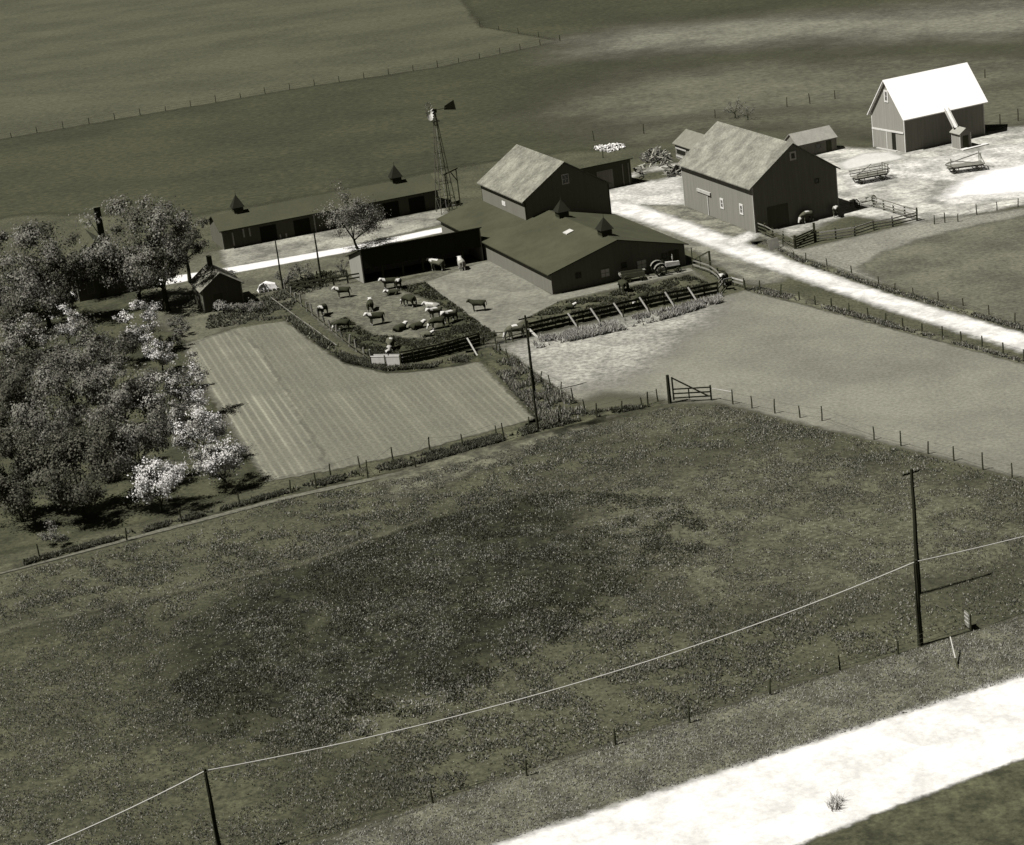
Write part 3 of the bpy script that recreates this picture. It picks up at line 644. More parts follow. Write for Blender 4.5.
# ------------------------------------------------------------------ windmill
pm = G(447, 212)
mill = thing('windmill', 'tall steel lattice windmill with dark tail vane beside the end of the long shed', 'windmill', pm)
HM = 14.6; hb = 1.25
ux = dirv(R(18)); vx = dirv(R(108))
def leg(i, z):
    sx, sy = ((-1, -1), (1, -1), (1, 1), (-1, 1))[i]
    k = hb*(1-z/HM)+.12*z/HM
    return pm+ux*sx*k+vx*sy*k+Vector((0, 0, z))
for i in range(4):
    b = MB(); b.bar(leg(i, 0), leg(i, HM), .085, .085); b.build('leg', M['wire'] if i in (0, 3) else M['darkmetal'], mill)
b = MB()
for z in (2.2, 4.4, 6.6, 8.8, 11.0, 12.8):
    for i in range(4): b.bar(leg(i, z), leg((i+1) % 4, z), .06)
b.build('girt', M['darkmetal'], mill)
b = MB(); zz = (0, 2.2, 4.4, 6.6, 8.8, 11.0)
for z0, z1 in zip(zz[:-1], zz[1:]):
    for i in range(4): b.tube(leg(i, z0), leg((i+1) % 4, z1), .018, n=4); b.tube(leg((i+1) % 4, z0), leg(i, z1), .018, n=4)
b.build('cross_brace', M['wire'], mill)
b = MB(); f = lambda x, y, z: pm+ux*x+vx*y+Vector((0, 0, z)); b.box(-.55, .55, -.55, .55, HM-1.25, HM-1.17, f); b.build('platform', M['darkmetal'], mill)
b = MB(); b.tube(pm+Vector((0, 0, .3)), pm+Vector((0, 0, HM)), .025, n=5); b.build('pump_rod', M['tin'], mill)
hub = pm+Vector((0, 0, HM+.35)); ax = dirv(R(205))            # the wheel faces left and a little towards the viewer
b = MB(); b.box(-.35, .35, -.2, .2, HM, HM+.55, f); b.build('gearbox', M['darkmetal'], mill)
wc = hub+ax*.75; e1 = ax.cross(Vector((0, 0, 1))).normalized(); e2 = Vector((0, 0, 1))
b = MB(); b.tube(hub, wc+ax*.15, .07); whl = b.build('wheel', M['tin'], mill)
b = MB(); rr = 1.35
for k in range(18):
    a = 2*math.pi*k/18; d = e1*math.cos(a)+e2*math.sin(a); t_ = -e1*math.sin(a)+e2*math.cos(a)
    t2 = t_*.8+ax*.6
    q = [wc+d*.5-t2*.05, wc+d*rr-t2*.17, wc+d*rr+t2*.17, wc+d*.5+t2*.05]
    b.poly(q, t_.cross(d)*.012)
b.build('vane_blade', M['tin'], whl)
b = MB()
for rad in (.6, 1.2):
    pts = [wc+ax*-.05+(e1*math.cos(2*math.pi*k/18)+e2*math.sin(2*math.pi*k/18))*rad for k in range(19)]
    for p, q in zip(pts[:-1], pts[1:]): b.tube(p, q, .022, n=4)
for k in range(6):
    a = 2*math.pi*k/6; b.tube(wc, wc+(e1*math.cos(a)+e2*math.sin(a))*1.2, .025, n=4)
b.build('rim', M['darkmetal'], whl)
tl_d = (G(457, 92, 15)-G(440, 97, 15)); tl_d = dirv(R(14)); b = MB(); b.tube(hub, hub+tl_d*1.9+Vector((0, 0, .1)), .05); ta = b.build('tail_boom', M['darkmetal'], mill)
b = MB(); p = hub+tl_d*1.5+Vector((0, 0, .1)); n_ = tl_d.cross(Vector((0, 0, 1)))
b.poly([p+Vector((0, 0, -.25)), p+tl_d*1.75+Vector((0, 0, -.5)), p+tl_d*1.55+Vector((0, 0, .95)), p+tl_d*.1+Vector((0, 0, .3))], n_*.02); b.build('tail_vane', M['darkmetal'], ta)
# pipe gallows beside the mill
pg_ = G(452, 208); gal = thing('pipe_gallows', 'two post timber frame with a top beam next to the windmill foot', 'frame', pg_)
q0 = G(447.5, 211)+ux*.3; q1 = G(460.5, 206)
for p in (q0, q1):
    b = MB(); b.bar(p, p+Vector((0, 0, 5.5)), .17); b.build('post', M['post'], gal)
b = MB(); dq = (q1-q0).normalized(); b.bar(q0-dq*.4+Vector((0, 0, 5.42)), q1+dq*.3+Vector((0, 0, 5.6)), .2); b.build('beam', M['post'], gal)
b = MB(); b.bar(q1+Vector((0, 0, 3.8)), q1-dq*1.3+Vector((0, 0, 5.35)), .1); b.build('brace', M['post'], gal)
pt_ = G(453.5, 205); tk_ = thing('water_tank', 'low round stock tank of dark staves at the windmill foot', 'tank', pt_)
b = MB(); b.tube(pt_, pt_+Vector((0, 0, .75)), 1.05, 1.0, 20); b.build('tank_wall', M['dark_wood'], tk_)
b = MB(); b.tube(pt_+Vector((0, 0, .2)), pt_+Vector((0, 0, .27)), 1.06, 1.055, 20); b.build('hoop', M['tin'], tk_)

# ------------------------------------------------------------------ poles and the cable
LINE = dirv(R(111)); ARM = dirv(R(23))
def pole(label, p, h, r0=.16, arm=True, name='utility_pole', lean=(0, 0)):
    t = thing(name, label, 'pole', p)
    top = p+Vector((lean[0], lean[1], h))
    b = MB(); k = 7; b.path([p+(top-p)*(i/k)+Vector((math.sin(i*1.7)*.015, math.cos(i*2.1)*.015, 0)) for i in range(k+1)], [r0+(r0*.6-r0)*i/k for i in range(k+1)], 8)
    b.build('pole', M['pole'], t)
    if arm:
        c = top-Vector((0, 0, .35)); b = MB(); b.bar(c-ARM*.75+LINE*.13, c+ARM*.75+LINE*.13, .1, .13); ao = b.build('crossarm', M['pole'], t)
        for s_ in (-.65, -.3, .3, .65):
            b = MB(); q = c+ARM*s_+LINE*.13+Vector((0, 0, .06)); b.tube(q, q+Vector((0, 0, .1)), .02, n=5); b.tube(q+Vector((0, 0, .1)), q+Vector((0, 0, .2)), .045, .03, 7); b.build('insulator', M['tin'], ao)
    else:
        b = MB(); b.tube(top-Vector((0, 0, .2))-LINE*.2, top-Vector((0, 0, .2))+LINE*.2, .03, n=5); b.build('bracket', M['darkmetal'], t)
    return t
p1 = G(920.5, 645.5); p2 = G(919, 594.5); p3 = G(538, 431); p4 = G(534.5, 394.7)
pole('tall dark pole with crossarm in the foreground, standing just behind a thicker stub pole', p2, 10.2, .2)
pole('thick short pole carrying the pale cable near the white road', p1, 6.7, .225, False, 'cable_pole')
pole('tall crossarm pole at the garden corner standing in the weeds', p4, 8.6, .17)
pole('short leaning pole in front of the crossarm pole at the garden corner', p3, 6.6, .14, False, 'short_pole')
p5 = G(205, 770, 6.55); p5.z = 0; pole('foreground pole at the bottom left carrying the pale cable', p5, 6.65, .17, False, 'cable_pole')
pole('yard pole nearest the small gabled shed', G(283, 290), 6.7, .13, False, 'yard_pole')
pole('yard pole between the fruit tree and the cattle yard corner', G(322, 285.3), 7.0, .15, False, 'yard_pole')
ca = thing('overhead_cable', 'pale sagging cable strung across the foreground pasture from pole to pole', 'cable', p5)
t1 = p1+Vector((0, 0, 6.55)); t5 = p5+Vector((0, 0, 6.5)); e1_ = t1+(t1-t5)*1.0; e1_.y += 3; e5_ = t5-(t1-t5)*.9
for A_, B_, sag in ((e5_, t5, 2.7), (t5, t1, 1.55), (t1, e1_, 1.3)):
    b = MB(); n = 28
    b.path([A_.lerp(B_, i/n)+Vector((0, 0, -4*sag*(i/n)*(1-i/n))) for i in range(n+1)], [.038]*(n+1), 6); b.build('span', M['cable'], ca)

# ------------------------------------------------------------------ fences
def post_mesh(h, r, seed, square=False):
    rd = random.Random(seed); b = MB()
    if square: b.hexa([(-r, -r, -.1), (r, -r, -.1), (r, r, -.1), (-r, r, -.1)], [(-r, -r, h), (r, -r, h), (r, r, h+.03), (-r, r, h+.02)])
    else: b.path([(0, 0, -.1), (rd.uniform(-.02, .02), rd.uniform(-.02, .02), h*.5), (rd.uniform(-.03, .03), 0, h)], [r*1.1, r, r*.85], 6)
    return b
def fence(name, label, pts, h=1.2, r=.07, wires=3, rails=None, post_m='post', wire_m='wire', lean=.05, square=False, ends=None, hvar=.15, cat='fence'):
    """pts: world points of posts. rails: list of (height, thickness, board height, material)"""
    root = thing(name, label, cat, pts[0]); protos = []
    hs = []
    tops = []
    for i, p in enumerate(pts):
        rd = random.Random(int(p.x*100)+i)
        if len(protos) < 3:
            o = post_mesh(h*rd.uniform(1-hvar, 1+hvar), r, i, square).build('post', M[post_m], root, origin=(0, 0, 0)); protos.append(o)
        else:
            o = protos[i % 3].copy(); C.objects.link(o); o.parent = root
        o.location = p-pts[0]
        o.rotation_euler = (rd.uniform(-lean, lean), rd.uniform(-lean, lean), rd.uniform(0, 6)) if not square else (rd.uniform(-lean, lean), rd.uniform(-lean, lean), 0)
        o.scale = (1, 1, rd.uniform(1-hvar, 1+hvar))
    run = pts if ends is None else ([ends[0]] if ends[0] else [])+pts+([ends[1]] if ends[1] else [])
    if wires:
        b = MB()
        for z in [h*(.3+.62*k/max(1, wires-1)) for k in range(wires)]:
            for p, q in zip(run[:-1], run[1:]):
                m_ = (p+q)/2+Vector((0, 0, z-.03)); b.tube(p+Vector((0, 0, z)), m_, .011, n=4, caps=False); b.tube(m_, q+Vector((0, 0, z)), .011, n=4, caps=False)
        b.build('wire', M[wire_m], root)
    for z, th, bh, rm in (rails or []):
        b = MB()
        for i, (p, q) in enumerate(zip(run[:-1], run[1:])):
            rd = random.Random(i*7+int(z*10)); d = (q-p).normalized(); s_ = d.cross(Vector((0, 0, 1)))*(r+th/2+.004)
            b.bar(p+s_-d*.05+Vector((0, 0, z+rd.uniform(-.03, .03))), q+s_-d*.07+Vector((0, 0, z+rd.uniform(-.03, .03))), th, bh)
        b.build('rail', M[rm], root)
    return root
def PX(l): return [G(x, y) for x, y in l]
def along(px, n):
    """n points evenly spread on a ground polyline"""
    P_ = PX(px); L = [0]
    for p, q in zip(P_[:-1], P_[1:]): L.append(L[-1]+(q-p).length)
    out = []
    for i in range(n):
        s_ = L[-1]*i/(n-1)
        for k in range(len(P_)-1):
            if s_ <= L[k+1]+1e-6: out.append(P_[k].lerp(P_[k+1], (s_-L[k])/(L[k+1]-L[k]))); break
    return out
fence('wire_fence', 'sparse wire fence along the white road at the bottom right', PX([(300, 858), (433, 804), (527, 777), (616, 746), (690, 724), (770, 696), (840, 671.5), (898, 655)]), 1.15, .075, 3, ends=(None, G(960, 634)))
fence('wire_fence', 'wire fence below the ploughed garden, left of the pole pair', PX([(40, 560), (127, 541), (182, 524), (240, 506), (291, 493), (316, 489), (331, 478), (360, 468), (368, 479), (393, 460), (416, 468), (430, 450.5), (463, 448.5), (497, 436), (504, 441)]), 1.45, .075, 2, lean=.07)
fence('wire_fence', 'short wire fence between the pole pair and the big gate', PX([(529.5, 427), (560, 426), (597, 418), (622, 411.5), (642, 408), (648, 405), (658, 402)]), 1.4, .08, 2, lean=.09)
fence('wire_fence', 'wire fence running right from the big gate across the pasture', PX([(733, 404.5), (752, 408.5), (775, 413.5), (800, 418), (822, 421), (874, 440), (901, 446), (928, 454), (954, 461), (983, 470), (1012, 479), (1042, 488)]), 1.35, .07, 2)
fence('rough_fence', 'crooked leaning posts in the brushy ditch between garden and paddock', PX([(495.5, 354), (500, 355), (509, 362), (519, 369), (540, 383), (552, 389), (561, 394), (573, 401), (551, 408), (562, 418), (586, 413)]), 1.55, .07, 2, lean=.28)
fence('wire_fence', 'wire fence along the south side of the white lane', PX([(745, 290), (760, 291), (781, 296), (799.6, 300.5), (815.5, 305.5), (832, 308.5), (849, 313.5), (868, 318), (886, 322.6), (903, 327.6), (922, 332.5), (943, 337.5), (961, 342.5), (982, 348), (1003, 354), (1024, 360.5)]), 1.2, .085, 3)
fence('wire_fence', 'wire fence along the north side of the white lane', PX([(773, 236), (783, 246), (794, 259.5), (806, 261.5), (827, 266), (852, 275), (879, 285.5), (895, 291), (913, 296), (938, 301.5), (963, 306), (989, 315), (1015, 323)]), 1.15, .07, 3)
fence('wire_fence', 'thin fence between the wagon yard and the dark meadow', PX([(917, 221), (934.5, 224.5), (945, 223), (958, 222), (977, 215), (997, 210.5), (1018, 207)]), 1.25, .07, 3)
fence('boundary_fence', 'distant fence line crossing the far fields at the top left', along([(-40, 148), (25, 135), (300, 88), (440, 67), (560, 41)], 26), 1.35, .08, 3)
fence('boundary_fence', 'short fence turning back from the far field corner at the top', along([(560, 41), (520, 34), (480, 27)], 5), 1.35, .08, 2)
fence('field_fence', 'scattered posts of a field fence behind the barns', PX([(594, 141), (603, 158), (644, 134), (715, 118), (787, 107), (810, 104), (835, 99)]), 1.5, .08, 0, hvar=.3)
fence('field_fence', 'few posts of a field fence to the right of the white roofed barn', PX([(985, 78), (1000, 124), (1018, 121)]), 1.6, .09, 0)
# yard fences of boards
BR = [(.35, .04, .16, 'greywood'), (.75, .04, .16, 'greywood'), (1.15, .04, .16, 'palewood')]
fence('board_fence', 'grey board fence on the near side of the small pen right of the lane barn', PX([(816, 241.6), (836, 239), (855, 236.2), (874, 230), (893, 226.8), (917, 221)]), 1.35, .09, 0, rails=BR, square=True)
fence('board_fence', 'grey board fence on the far side of the small pen right of the lane barn', PX([(874, 207.5), (884, 210.5), (894, 213.5), (905, 217), (917, 220.6)]), 1.5, .09, 0, rails=BR+[(1.45, .04, .14, 'greywood')], square=True)
fence('board_fence', 'dark board fence running down from the near corner of the lane barn', PX([(757.5, 232), (766, 235.5), (773.5, 239.5), (784, 242.5), (795, 249)]), 1.4, .09, 0, rails=[(.4, .04, .14, 'dark_wood'), (.85, .04, .14, 'dark_wood'), (1.3, .04, .14, 'greywood')], square=True, hvar=.2)
west = along([(286, 293), (300, 305), (330, 330), (350, 347), (372, 363)], 15)
fence('picket_fence', 'row of stout leaning posts along the left side of the cattle yard', west, 1.6, .13, 0, lean=.16, rails=[(.55, .05, .14, 'dark_wood')], hvar=.2, post_m='greywood')
fence('rail_fence', 'fallen grey rails lying outside the cattle yard posts', along([(272, 299), (296, 317), (321, 335), (338, 347)], 6), .5, .07, 0, rails=[(.22, .06, .12, 'greywood')], lean=.35)
fence('board_fence', 'dark board fence between the white bunk and the concrete pad corner', along([(402, 365), (440, 357), (480, 345.5)], 8), 1.6, .1, 0, rails=[(.25, .05, .36, 'pole'), (.68, .05, .36, 'pole'), (1.1, .05, .34, 'pole'), (1.5, .05, .2, 'dark_wood')], square=True)
fence('rail_fence', 'dark two rail fence across the back left corner of the cattle yard', along([(292, 292), (320, 288), (362, 281)], 6), 1.4, .1, 0, rails=[(.6, .06, .2, 'dark_wood'), (1.1, .06, .2, 'dark_wood')], square=True)
fence('rail_fence', 'thin two rail fence linking the concrete pad corner to the feedlot fence', PX([(484, 344.5), (495.5, 343.5), (506, 343), (513, 341), (529.5, 337)]), 1.5, .07, 0, rails=[(.7, .04, .1, 'dark_wood'), (1.3, .04, .1, 'dark_wood')])
feed = along([(529, 335), (560, 328), (640, 310), (718, 294)], 15)
ff = fence('propped_fence', 'long dark board fence held by pale slanting props in front of the low barn', feed, 1.55, .1, 0, rails=[(.3, .05, .36, 'pole'), (.8, .05, .36, 'pole'), (1.35, .05, .28, 'pole')], square=True)
for (x0, y0, x1, y1) in ((577, 314, 586, 332), (600.5, 308, 609, 327), (624.5, 305, 633, 322), (647, 300, 655, 315), (667.5, 292.5, 675.5, 307), (690, 288, 698, 302)):
    q = G(x1, y1); b = MB(); dn = (q-feed[0]).normalized(); side = Vector((dn.y, -dn.x, 0))
    # prop: foot out in the weeds, head against the top rail
    k = min(range(14), key=lambda i: ((feed[i]+feed[i+1])/2-q).length); s_ = (feed[k+1]-feed[k]).normalized()
    foot = feed[k]+s_*((q-feed[k]).dot(s_)); head = foot-s_*.55+Vector((0, 0, 1.6)); nrm = Vector((s_.y, -s_.x, 0)); head += nrm*.2
    foot = foot+nrm*1.35
    b.bar(foot, head, .13, .13); b.build('prop', M['palewood'], ff)
    b = MB(); b.bar(foot, foot+Vector((0, 0, .85)), .16); b.build('prop_stake', M['post'], ff)
b_ = thing('leaning_plank', 'pale plank leaning on the dark fence at the garden corner', 'plank', G(477, 355)); b = MB(); b.bar(G(477.5, 356), G(471.5, 352)+Vector((-.3, .3, 1.6)), .16, .06); b.build('plank', M['palewood'], b_)
b_ = thing('leaning_plank', 'short pale plank propped by the standing cow at the feedlot fence end', 'plank', G(538, 338)); b = MB(); b.bar(G(538.5, 338.5), G(530, 335)+Vector((-.1, 0, .8)), .3, .06); b.build('plank', M['palewood'], b_)
# --- big field gate
gp = G(670, 403.5); g2 = G(713, 400.5); gd = (g2-gp).normalized(); z_ = lambda p, z: p+Vector((0, 0, z))
gt = thing('field_gate', 'dark wooden field gate with tall hinge post and diagonal brace in the pasture fence', 'gate', gp)
b = MB(); b.path([gp, z_(gp, 3.0)], [.2, .16], 8); b.build('gate_post', M['pole'], gt)
b = MB(); h0 = gp+gd*.42; b.bar(z_(h0, .35), z_(h0, 2.75), .16); b.build('hinge_stile', M['pole'], gt)
b = MB(); h1 = g2-gd*.15; b.bar(z_(h1, .1), z_(h1, 1.62), .16); b.build('latch_stile', M['pole'], gt)
for z in (.5, .95, 1.42):
    b = MB(); b.bar(z_(h0, z+.05), z_(h1, z), .07, .13); b.build('rail', M['pole'], gt)
nn = Vector((gd.y, -gd.x, 0))*.08
b = MB(); b.bar(z_(h0, 2.7)+nn, z_(h1-gd*.2, .5)+nn, .08, .14); b.build('brace', M['pole'], gt)
b = MB(); hm = h0.lerp(h1, .42); b.bar(z_(hm, .45)+nn*2, z_(hm, 1.5)+nn*2, .08, .13); b.build('middle_stile', M['pole'], gt)
b = MB(); b.bar(z_(h1+gd*.1, 1.3), z_(G(732.5, 404.5), 1.35), .05, .07); b.build('latch_bar', M['palewood'], gt)
# --- small board gate at the pen
q0 = G(795.5, 248.5); q1 = G(815, 242); gd = (q1-q0).normalized()
g_ = thing('pen_gate', 'dark woven board gate standing between two stout posts of the pen', 'gate', q0)
for p, hh in ((q0, 1.7), (q1, 2.5)):
    b = MB(); b.bar(p, z_(p, hh), .26); b.build('gate_post', M['post'], g_)
for k in range(5):
    b = MB(); b.bar(z_(q0+gd*.2, .25+k*.28), z_(q1-gd*.2, .3+k*.33), .05, .2); b.build('board', M['dark_wood'], g_)
b = MB(); b.bar(z_(q0+gd*.3, .2)+Vector((.08, -.08, 0)), z_(q1-gd*.3, 1.6)+Vector((.08, -.08, 0)), .06, .14); b.build('brace', M['dark_wood'], g_)
# --- tall gate frame right of the tractor
q0 = G(693, 268); q1 = G(711, 274); q2 = G(716, 276); dg = (q1-q0).normalized()
g_ = thing('swing_gate', 'tall dark gate with long diagonal brace to the right of the tractor', 'gate', q1)
b = MB(); b.bar(q1, z_(q1, 2.9), .24); b.build('gate_post', M['post'], g_)
b = MB(); b.bar(z_(q1, 2.85), z_(q0, 1.0), .14); b.build('brace', M['post'], g_)
for z in (.45, 1.0):
    b = MB(); b.bar(z_(q0, z), z_(q1, z), .1, .16); b.build('rail', M['greywood'], g_)
b = MB(); b.bar(q0, z_(q0, 2.6), .12); b.build('latch_post', M['post'], g_)
b = MB(); qm = q0.lerp(q1, .45); b.bar(z_(qm, .45), z_(qm, 1.9), .1); b.build('middle_stile', M['post'], g_)
fence('board_fence', 'grey board fence joining the tall swing gate to the propped fence end', PX([(711.5, 274.5), (718, 279), (724, 287), (718.5, 294)]), 1.3, .1, 0, rails=[(.5, .05, .2, 'greywood'), (1.05, .05, .2, 'greywood')], square=True)
fence('rail_fence', 'low rail fence from the white cow post to the paddock corner by the lane', PX([(724, 287.5), (733, 285.5), (745, 289)]), 1.1, .1, 0, rails=[(.6, .05, .16, 'greywood'), (1.0, .05, .16, 'palewood')], square=True)

# ------------------------------------------------------------------ feed bunk, sign boards, stake
def local(p, ang): 
    u = dirv(ang); v = Vector((-u.y, u.x, 0)); return lambda x, y, z: p+u*x+v*y+Vector((0, 0, z))
pb = G(371, 366.5); ang = heading(G(371, 367), G(401, 366.8)); f = local(pb, ang); Lb = (G(401, 366.8)-pb).length
t = thing('feed_bunk', 'white two panel feed bunk at the near corner of the cattle yard', 'trough', pb)
for k in range(2):
    b = MB(); x0 = Lb*k/2+.03; x1 = Lb*(k+1)/2-.1; b.box(x0, x1, 0, .06, .08, 1.15, f); b.build('side_panel', M['concrete'], t)
    b = MB(); b.box(x0, x1, 1.0, 1.06, .08, 1.1, f); b.build('side_panel', M['concrete'], t)
    b = MB(); b.box(x0, x1, .062, .998, .35, .42, f); b.build('trough_floor', M['greywood'], t)
    b = MB(); b.box(x0, x1, -.04, .1, 1.152, 1.2, f); b.build('rim', M['trim'], t)
for x in (0, Lb/2-.05, Lb-.08):
    b = MB(); b.box(x-.06, x+.06, -.08, -.005, 0, 1.3, f); b.build('upright', M['dark_wood'], t)
pb = G(775, 249.5); f = local(pb, R(20)); t = thing('leaning_board', 'pale square board leaning by the lane near the lane barn corner', 'board', pb)
b = MB(); b.hexa([f(-.75, 0, .02), f(.75, 0, .02), f(.75, .08, .02), f(-.75, .08, .02)], [f(-.7, .5, 1.25), f(.75, .5, 1.35), f(.75, .58, 1.35), f(-.7, .58, 1.25)]); b.build('panel', M['greywood'], t)
b = MB(); b.bar(f(.5, .9, 0), f(.4, .5, 1.2), .08); b.build('strut', M['dark_wood'], t)
# sign frame by the pole
pb = G(965.5, 627); f = local(pb, heading(G(966, 622), G(974, 629.5))); t = thing('notice_board', 'small weathered board on two posts near the thick short pole', 'board', pb)
Ls = 1.0
for x in (0, Ls):
    b = MB(); b.box(x-.05, x+.05, -.05, .05, 0, 1.45, f); b.build('post', M['post'], t)
b = MB(); b.box(.06, Ls-.06, -.06, -.02, .25, 1.4, f); b.build('panel', M['greywood'], t)
for z in (.55, .9, 1.2):
    b = MB(); b.box(.07, Ls-.07, -.09, -.062, z, z+.08, f); b.build('slat', M['palewood'], t)
pb = G(958, 670); t = thing('guy_stake', 'pale slanting stake with dark foot by the white road near the thick pole', 'stake', pb)
hd = G(943, 635.5); b = MB(); top = pb.lerp(hd, .45)+Vector((0, 0, 1.35)); b.bar(pb, pb.lerp(top, .35), .1); b.build('foot', M['post'], t)
b = MB(); b.bar(pb.lerp(top, .35), top, .07); b.build('shaft', M['palewood'], t)

# ------------------------------------------------------------------ heaps
def heap(name, label, cat, px, n, m, size, hmax, long=False):
    P_ = scatter(px, n); poly = wpoly(px); sd_ = poly_sd(P_, poly); mxs = max(sd_.max(), .1); b = MB()
    for (x, y), s_ in zip(P_, sd_):
        z = hmax*(s_/mxs)*random.uniform(.3, 1); k = size*random.uniform(.5, 1.3)
        q = Quaternion((random.uniform(-.4, .4), random.uniform(-.4, .4), random.uniform(-1, 1), random.random())).normalized()
        ext = Vector((k*3.6, k*.45, k*.25)) if long else Vector((k, k*.8, k*.6))
        c = Vector((x, y, z+ext.z*.4))
        f = lambda X, Y, Z: c+q @ Vector((X, Y, Z))
        b.box(-ext.x/2, ext.x/2, -ext.y/2, ext.y/2, -ext.z/2, ext.z/2, f)
    return tag(b.build(name, m, None, (P_[0][0], P_[0][1], 0)), label, cat, kind='stuff')
heap('stone_heap', 'low scatter of pale stones in the field behind the dark lean-to shed', 'stones', [(592, 148), (602, 145.5), (624, 144.5), (625, 148), (612, 153), (600, 152)], 110, M['stone'], .36, .2)
heap('lumber_heap', 'jumbled heap of old boards and poles left of the lane barn', 'lumber', [(641, 160), (650, 153), (664, 153), (674, 160), (664, 166), (650, 168)], 150, M['lumber'], .4, 1.5, True)
heap('pole_stack', 'tangle of old poles lying against the far left corner of the lane barn', 'lumber', [(664, 172), (676, 168), (682, 172), (676, 178), (668, 178)], 40, M['lumber'], .6, 1.0, True)
heap('scrap_heap', 'scattered scrap timber at the end of the dark lean-to shed', 'scrap', [(636, 172), (641, 165), (646, 172), (643, 180), (638, 180)], 26, M['lumber'], .4, .8, True)
heap('brush_heap', 'dark brush heap behind the cattle yard corner', 'brush', [(286, 292), (300, 282), (330, 272), (336, 280), (300, 292)], 160, M['bark'], .35, 1.1, True)
pt_ = G(268, 290); f = local(pt_, R(15)); t = thing('covered_heap', 'pale canvas covered heap left of the yard poles', 'heap', pt_)
b = MB(); rd = random.Random(3)
ring = [(-1.35, -.7, 0), (0, -.95, 0), (1.3, -.7, 0), (1.45, .4, 0), (.2, .8, 0), (-1.4, .5, 0)]; ring2 = [(-1.1, -.4, .75), (0, -.5, .95), (1.0, -.4, .7), (1.1, .25, .75), (.1, .45, 1.0), (-1.0, .3, .8)]
vs = [f(*p) for p in ring]+[f(*p) for p in ring2]+[f(-.1, 0, 1.25)]
b.add(vs, [(i, (i+1) % 6, 6+(i+1) % 6, 6+i) for i in range(6)]+[(6+i, 6+(i+1) % 6, 12) for i in range(6)]); b.build('canvas', M['tarp'], t)
b = MB()
for k in range(5): b.box(-1.2+k*.55, -.85+k*.55, -1.1, -.7, 0, .3, f)
b.build('weight_stone', M['greywood'], t)
# ------------------------------------------------------------------ farm machines
def wheel(name, c, axis, rad, wid, parent, spokes=8, tyre='tyre', rimm='darkmetal'):
    axis = axis.normalized(); e1 = axis.orthogonal().normalized(); e2 = axis.cross(e1); n = 22
    b = MB(); vs = []
    prof = ((-wid/2, rad*.78), (-wid/2, rad*.95), (0, rad), (wid/2, rad*.95), (wid/2, rad*.78))
    for k in range(n):
        a = 2*math.pi*k/n; d = e1*math.cos(a)+e2*math.sin(a)
        vs += [c+axis*x+d*r_ for x, r_ in prof]
    fs = []; m = len(prof)
    for k in range(n):
        for j in range(m): fs.append((k*m+j, k*m+(j+1) % m, ((k+1) % n)*m+(j+1) % m, ((k+1) % n)*m+j))
    b.add(vs, fs); w_ = b.build(name, M[tyre], parent)
    b = MB(); b.tube(c-axis*wid*.6, c+axis*wid*.6, rad*.16, n=10)
    for k in range(spokes):
        a = 2*math.pi*k/spokes; d = e1*math.cos(a)+e2*math.sin(a); b.bar(c+d*rad*.12, c+d*rad*.8, rad*.07, rad*.07, axis)
    b.build('rim', M[rimm], w_)
    return w_
# tractor: rear wheels to the left, bonnet pointing right
p = G(668, 273.8); an = heading(G(655, 276), G(682, 271.5)); f = local(p, an); u = dirv(an); v = Vector((-u.y, u.x, 0))
t = thing('tractor', 'old farm tractor with pale bonnet and tall exhaust parked by the low barn gable', 'tractor', p)
for s_ in (-1, 1): wheel('rear_wheel', f(-1.05, s_*.85, .78), v, .78, .32, t)
for s_ in (-1, 1): wheel('front_wheel', f(1.25, s_*.5, .38), v, .38, .18, t, 6)
b = MB(); b.hexa([f(-.2, -.3, .95), f(1.55, -.26, .95), f(1.55, .26, .95), f(-.2, .3, .95)], [f(-.2, -.24, 1.52), f(1.5, -.2, 1.42), f(1.5, .2, 1.42), f(-.2, .24, 1.52)])
ho = b.build('bonnet', M['palewood'], t)
b = MB(); b.box(1.505, 1.6, -.24, .24, .7, 1.36, f); b.build('radiator_grille', M['darkmetal'], ho)
b = MB(); b.box(-.3, 1.3, -.2, .2, .55, .948, f); b.build('engine_block', M['darkmetal'], t)
b = MB(); b.box(-1.35, -.31, -.32, .32, .55, 1.0, f); b.build('gearbox', M['paintm'], t)
b = MB(); b.bar(f(-1.05, -.8, .78), f(-1.05, .8, .78), .2); b.build('rear_axle', M['darkmetal'], t)
b = MB(); b.bar(f(1.25, -.48, .42), f(1.25, .48, .42), .1); b.bar(f(1.25, 0, .45), f(1.25, 0, .9), .16); b.build('front_axle', M['darkmetal'], t)
b = MB(); b.tube(f(.75, .1, 1.4), f(.75, .1, 2.35), .045); b.tube(f(.75, .1, 1.75), f(.75, .1, 2.1), .09); b.build('exhaust_pipe', M['tin'], t)
b = MB(); b.hexa([f(-1.3, -.25, 1.25), f(-.9, -.22, 1.2), f(-.9, .22, 1.2), f(-1.3, .25, 1.25)], [f(-1.35, -.25, 1.33), f(-.9, -.22, 1.27), f(-.9, .22, 1.27), f(-1.35, .25, 1.33)]); b.bar(f(-1.1, 0, .95), f(-1.1, 0, 1.25), .08); b.build('seat', M['paintm'], t)
b = MB(); b.tube(f(-.25, 0, 1.45), f(-.6, 0, 1.68), .025); c0 = f(-.6, 0, 1.68)
pts = [c0+(v*math.cos(a)+(Vector((0, 0, 1))*.8+u*.5)*math.sin(a))*.24 for a in [2*math.pi*k/14 for k in range(15)]]
for a_, b2 in zip(pts[:-1], pts[1:]): b.tube(a_, b2, .02, n=5)
b.build('steering_wheel', M['darkmetal'], t)
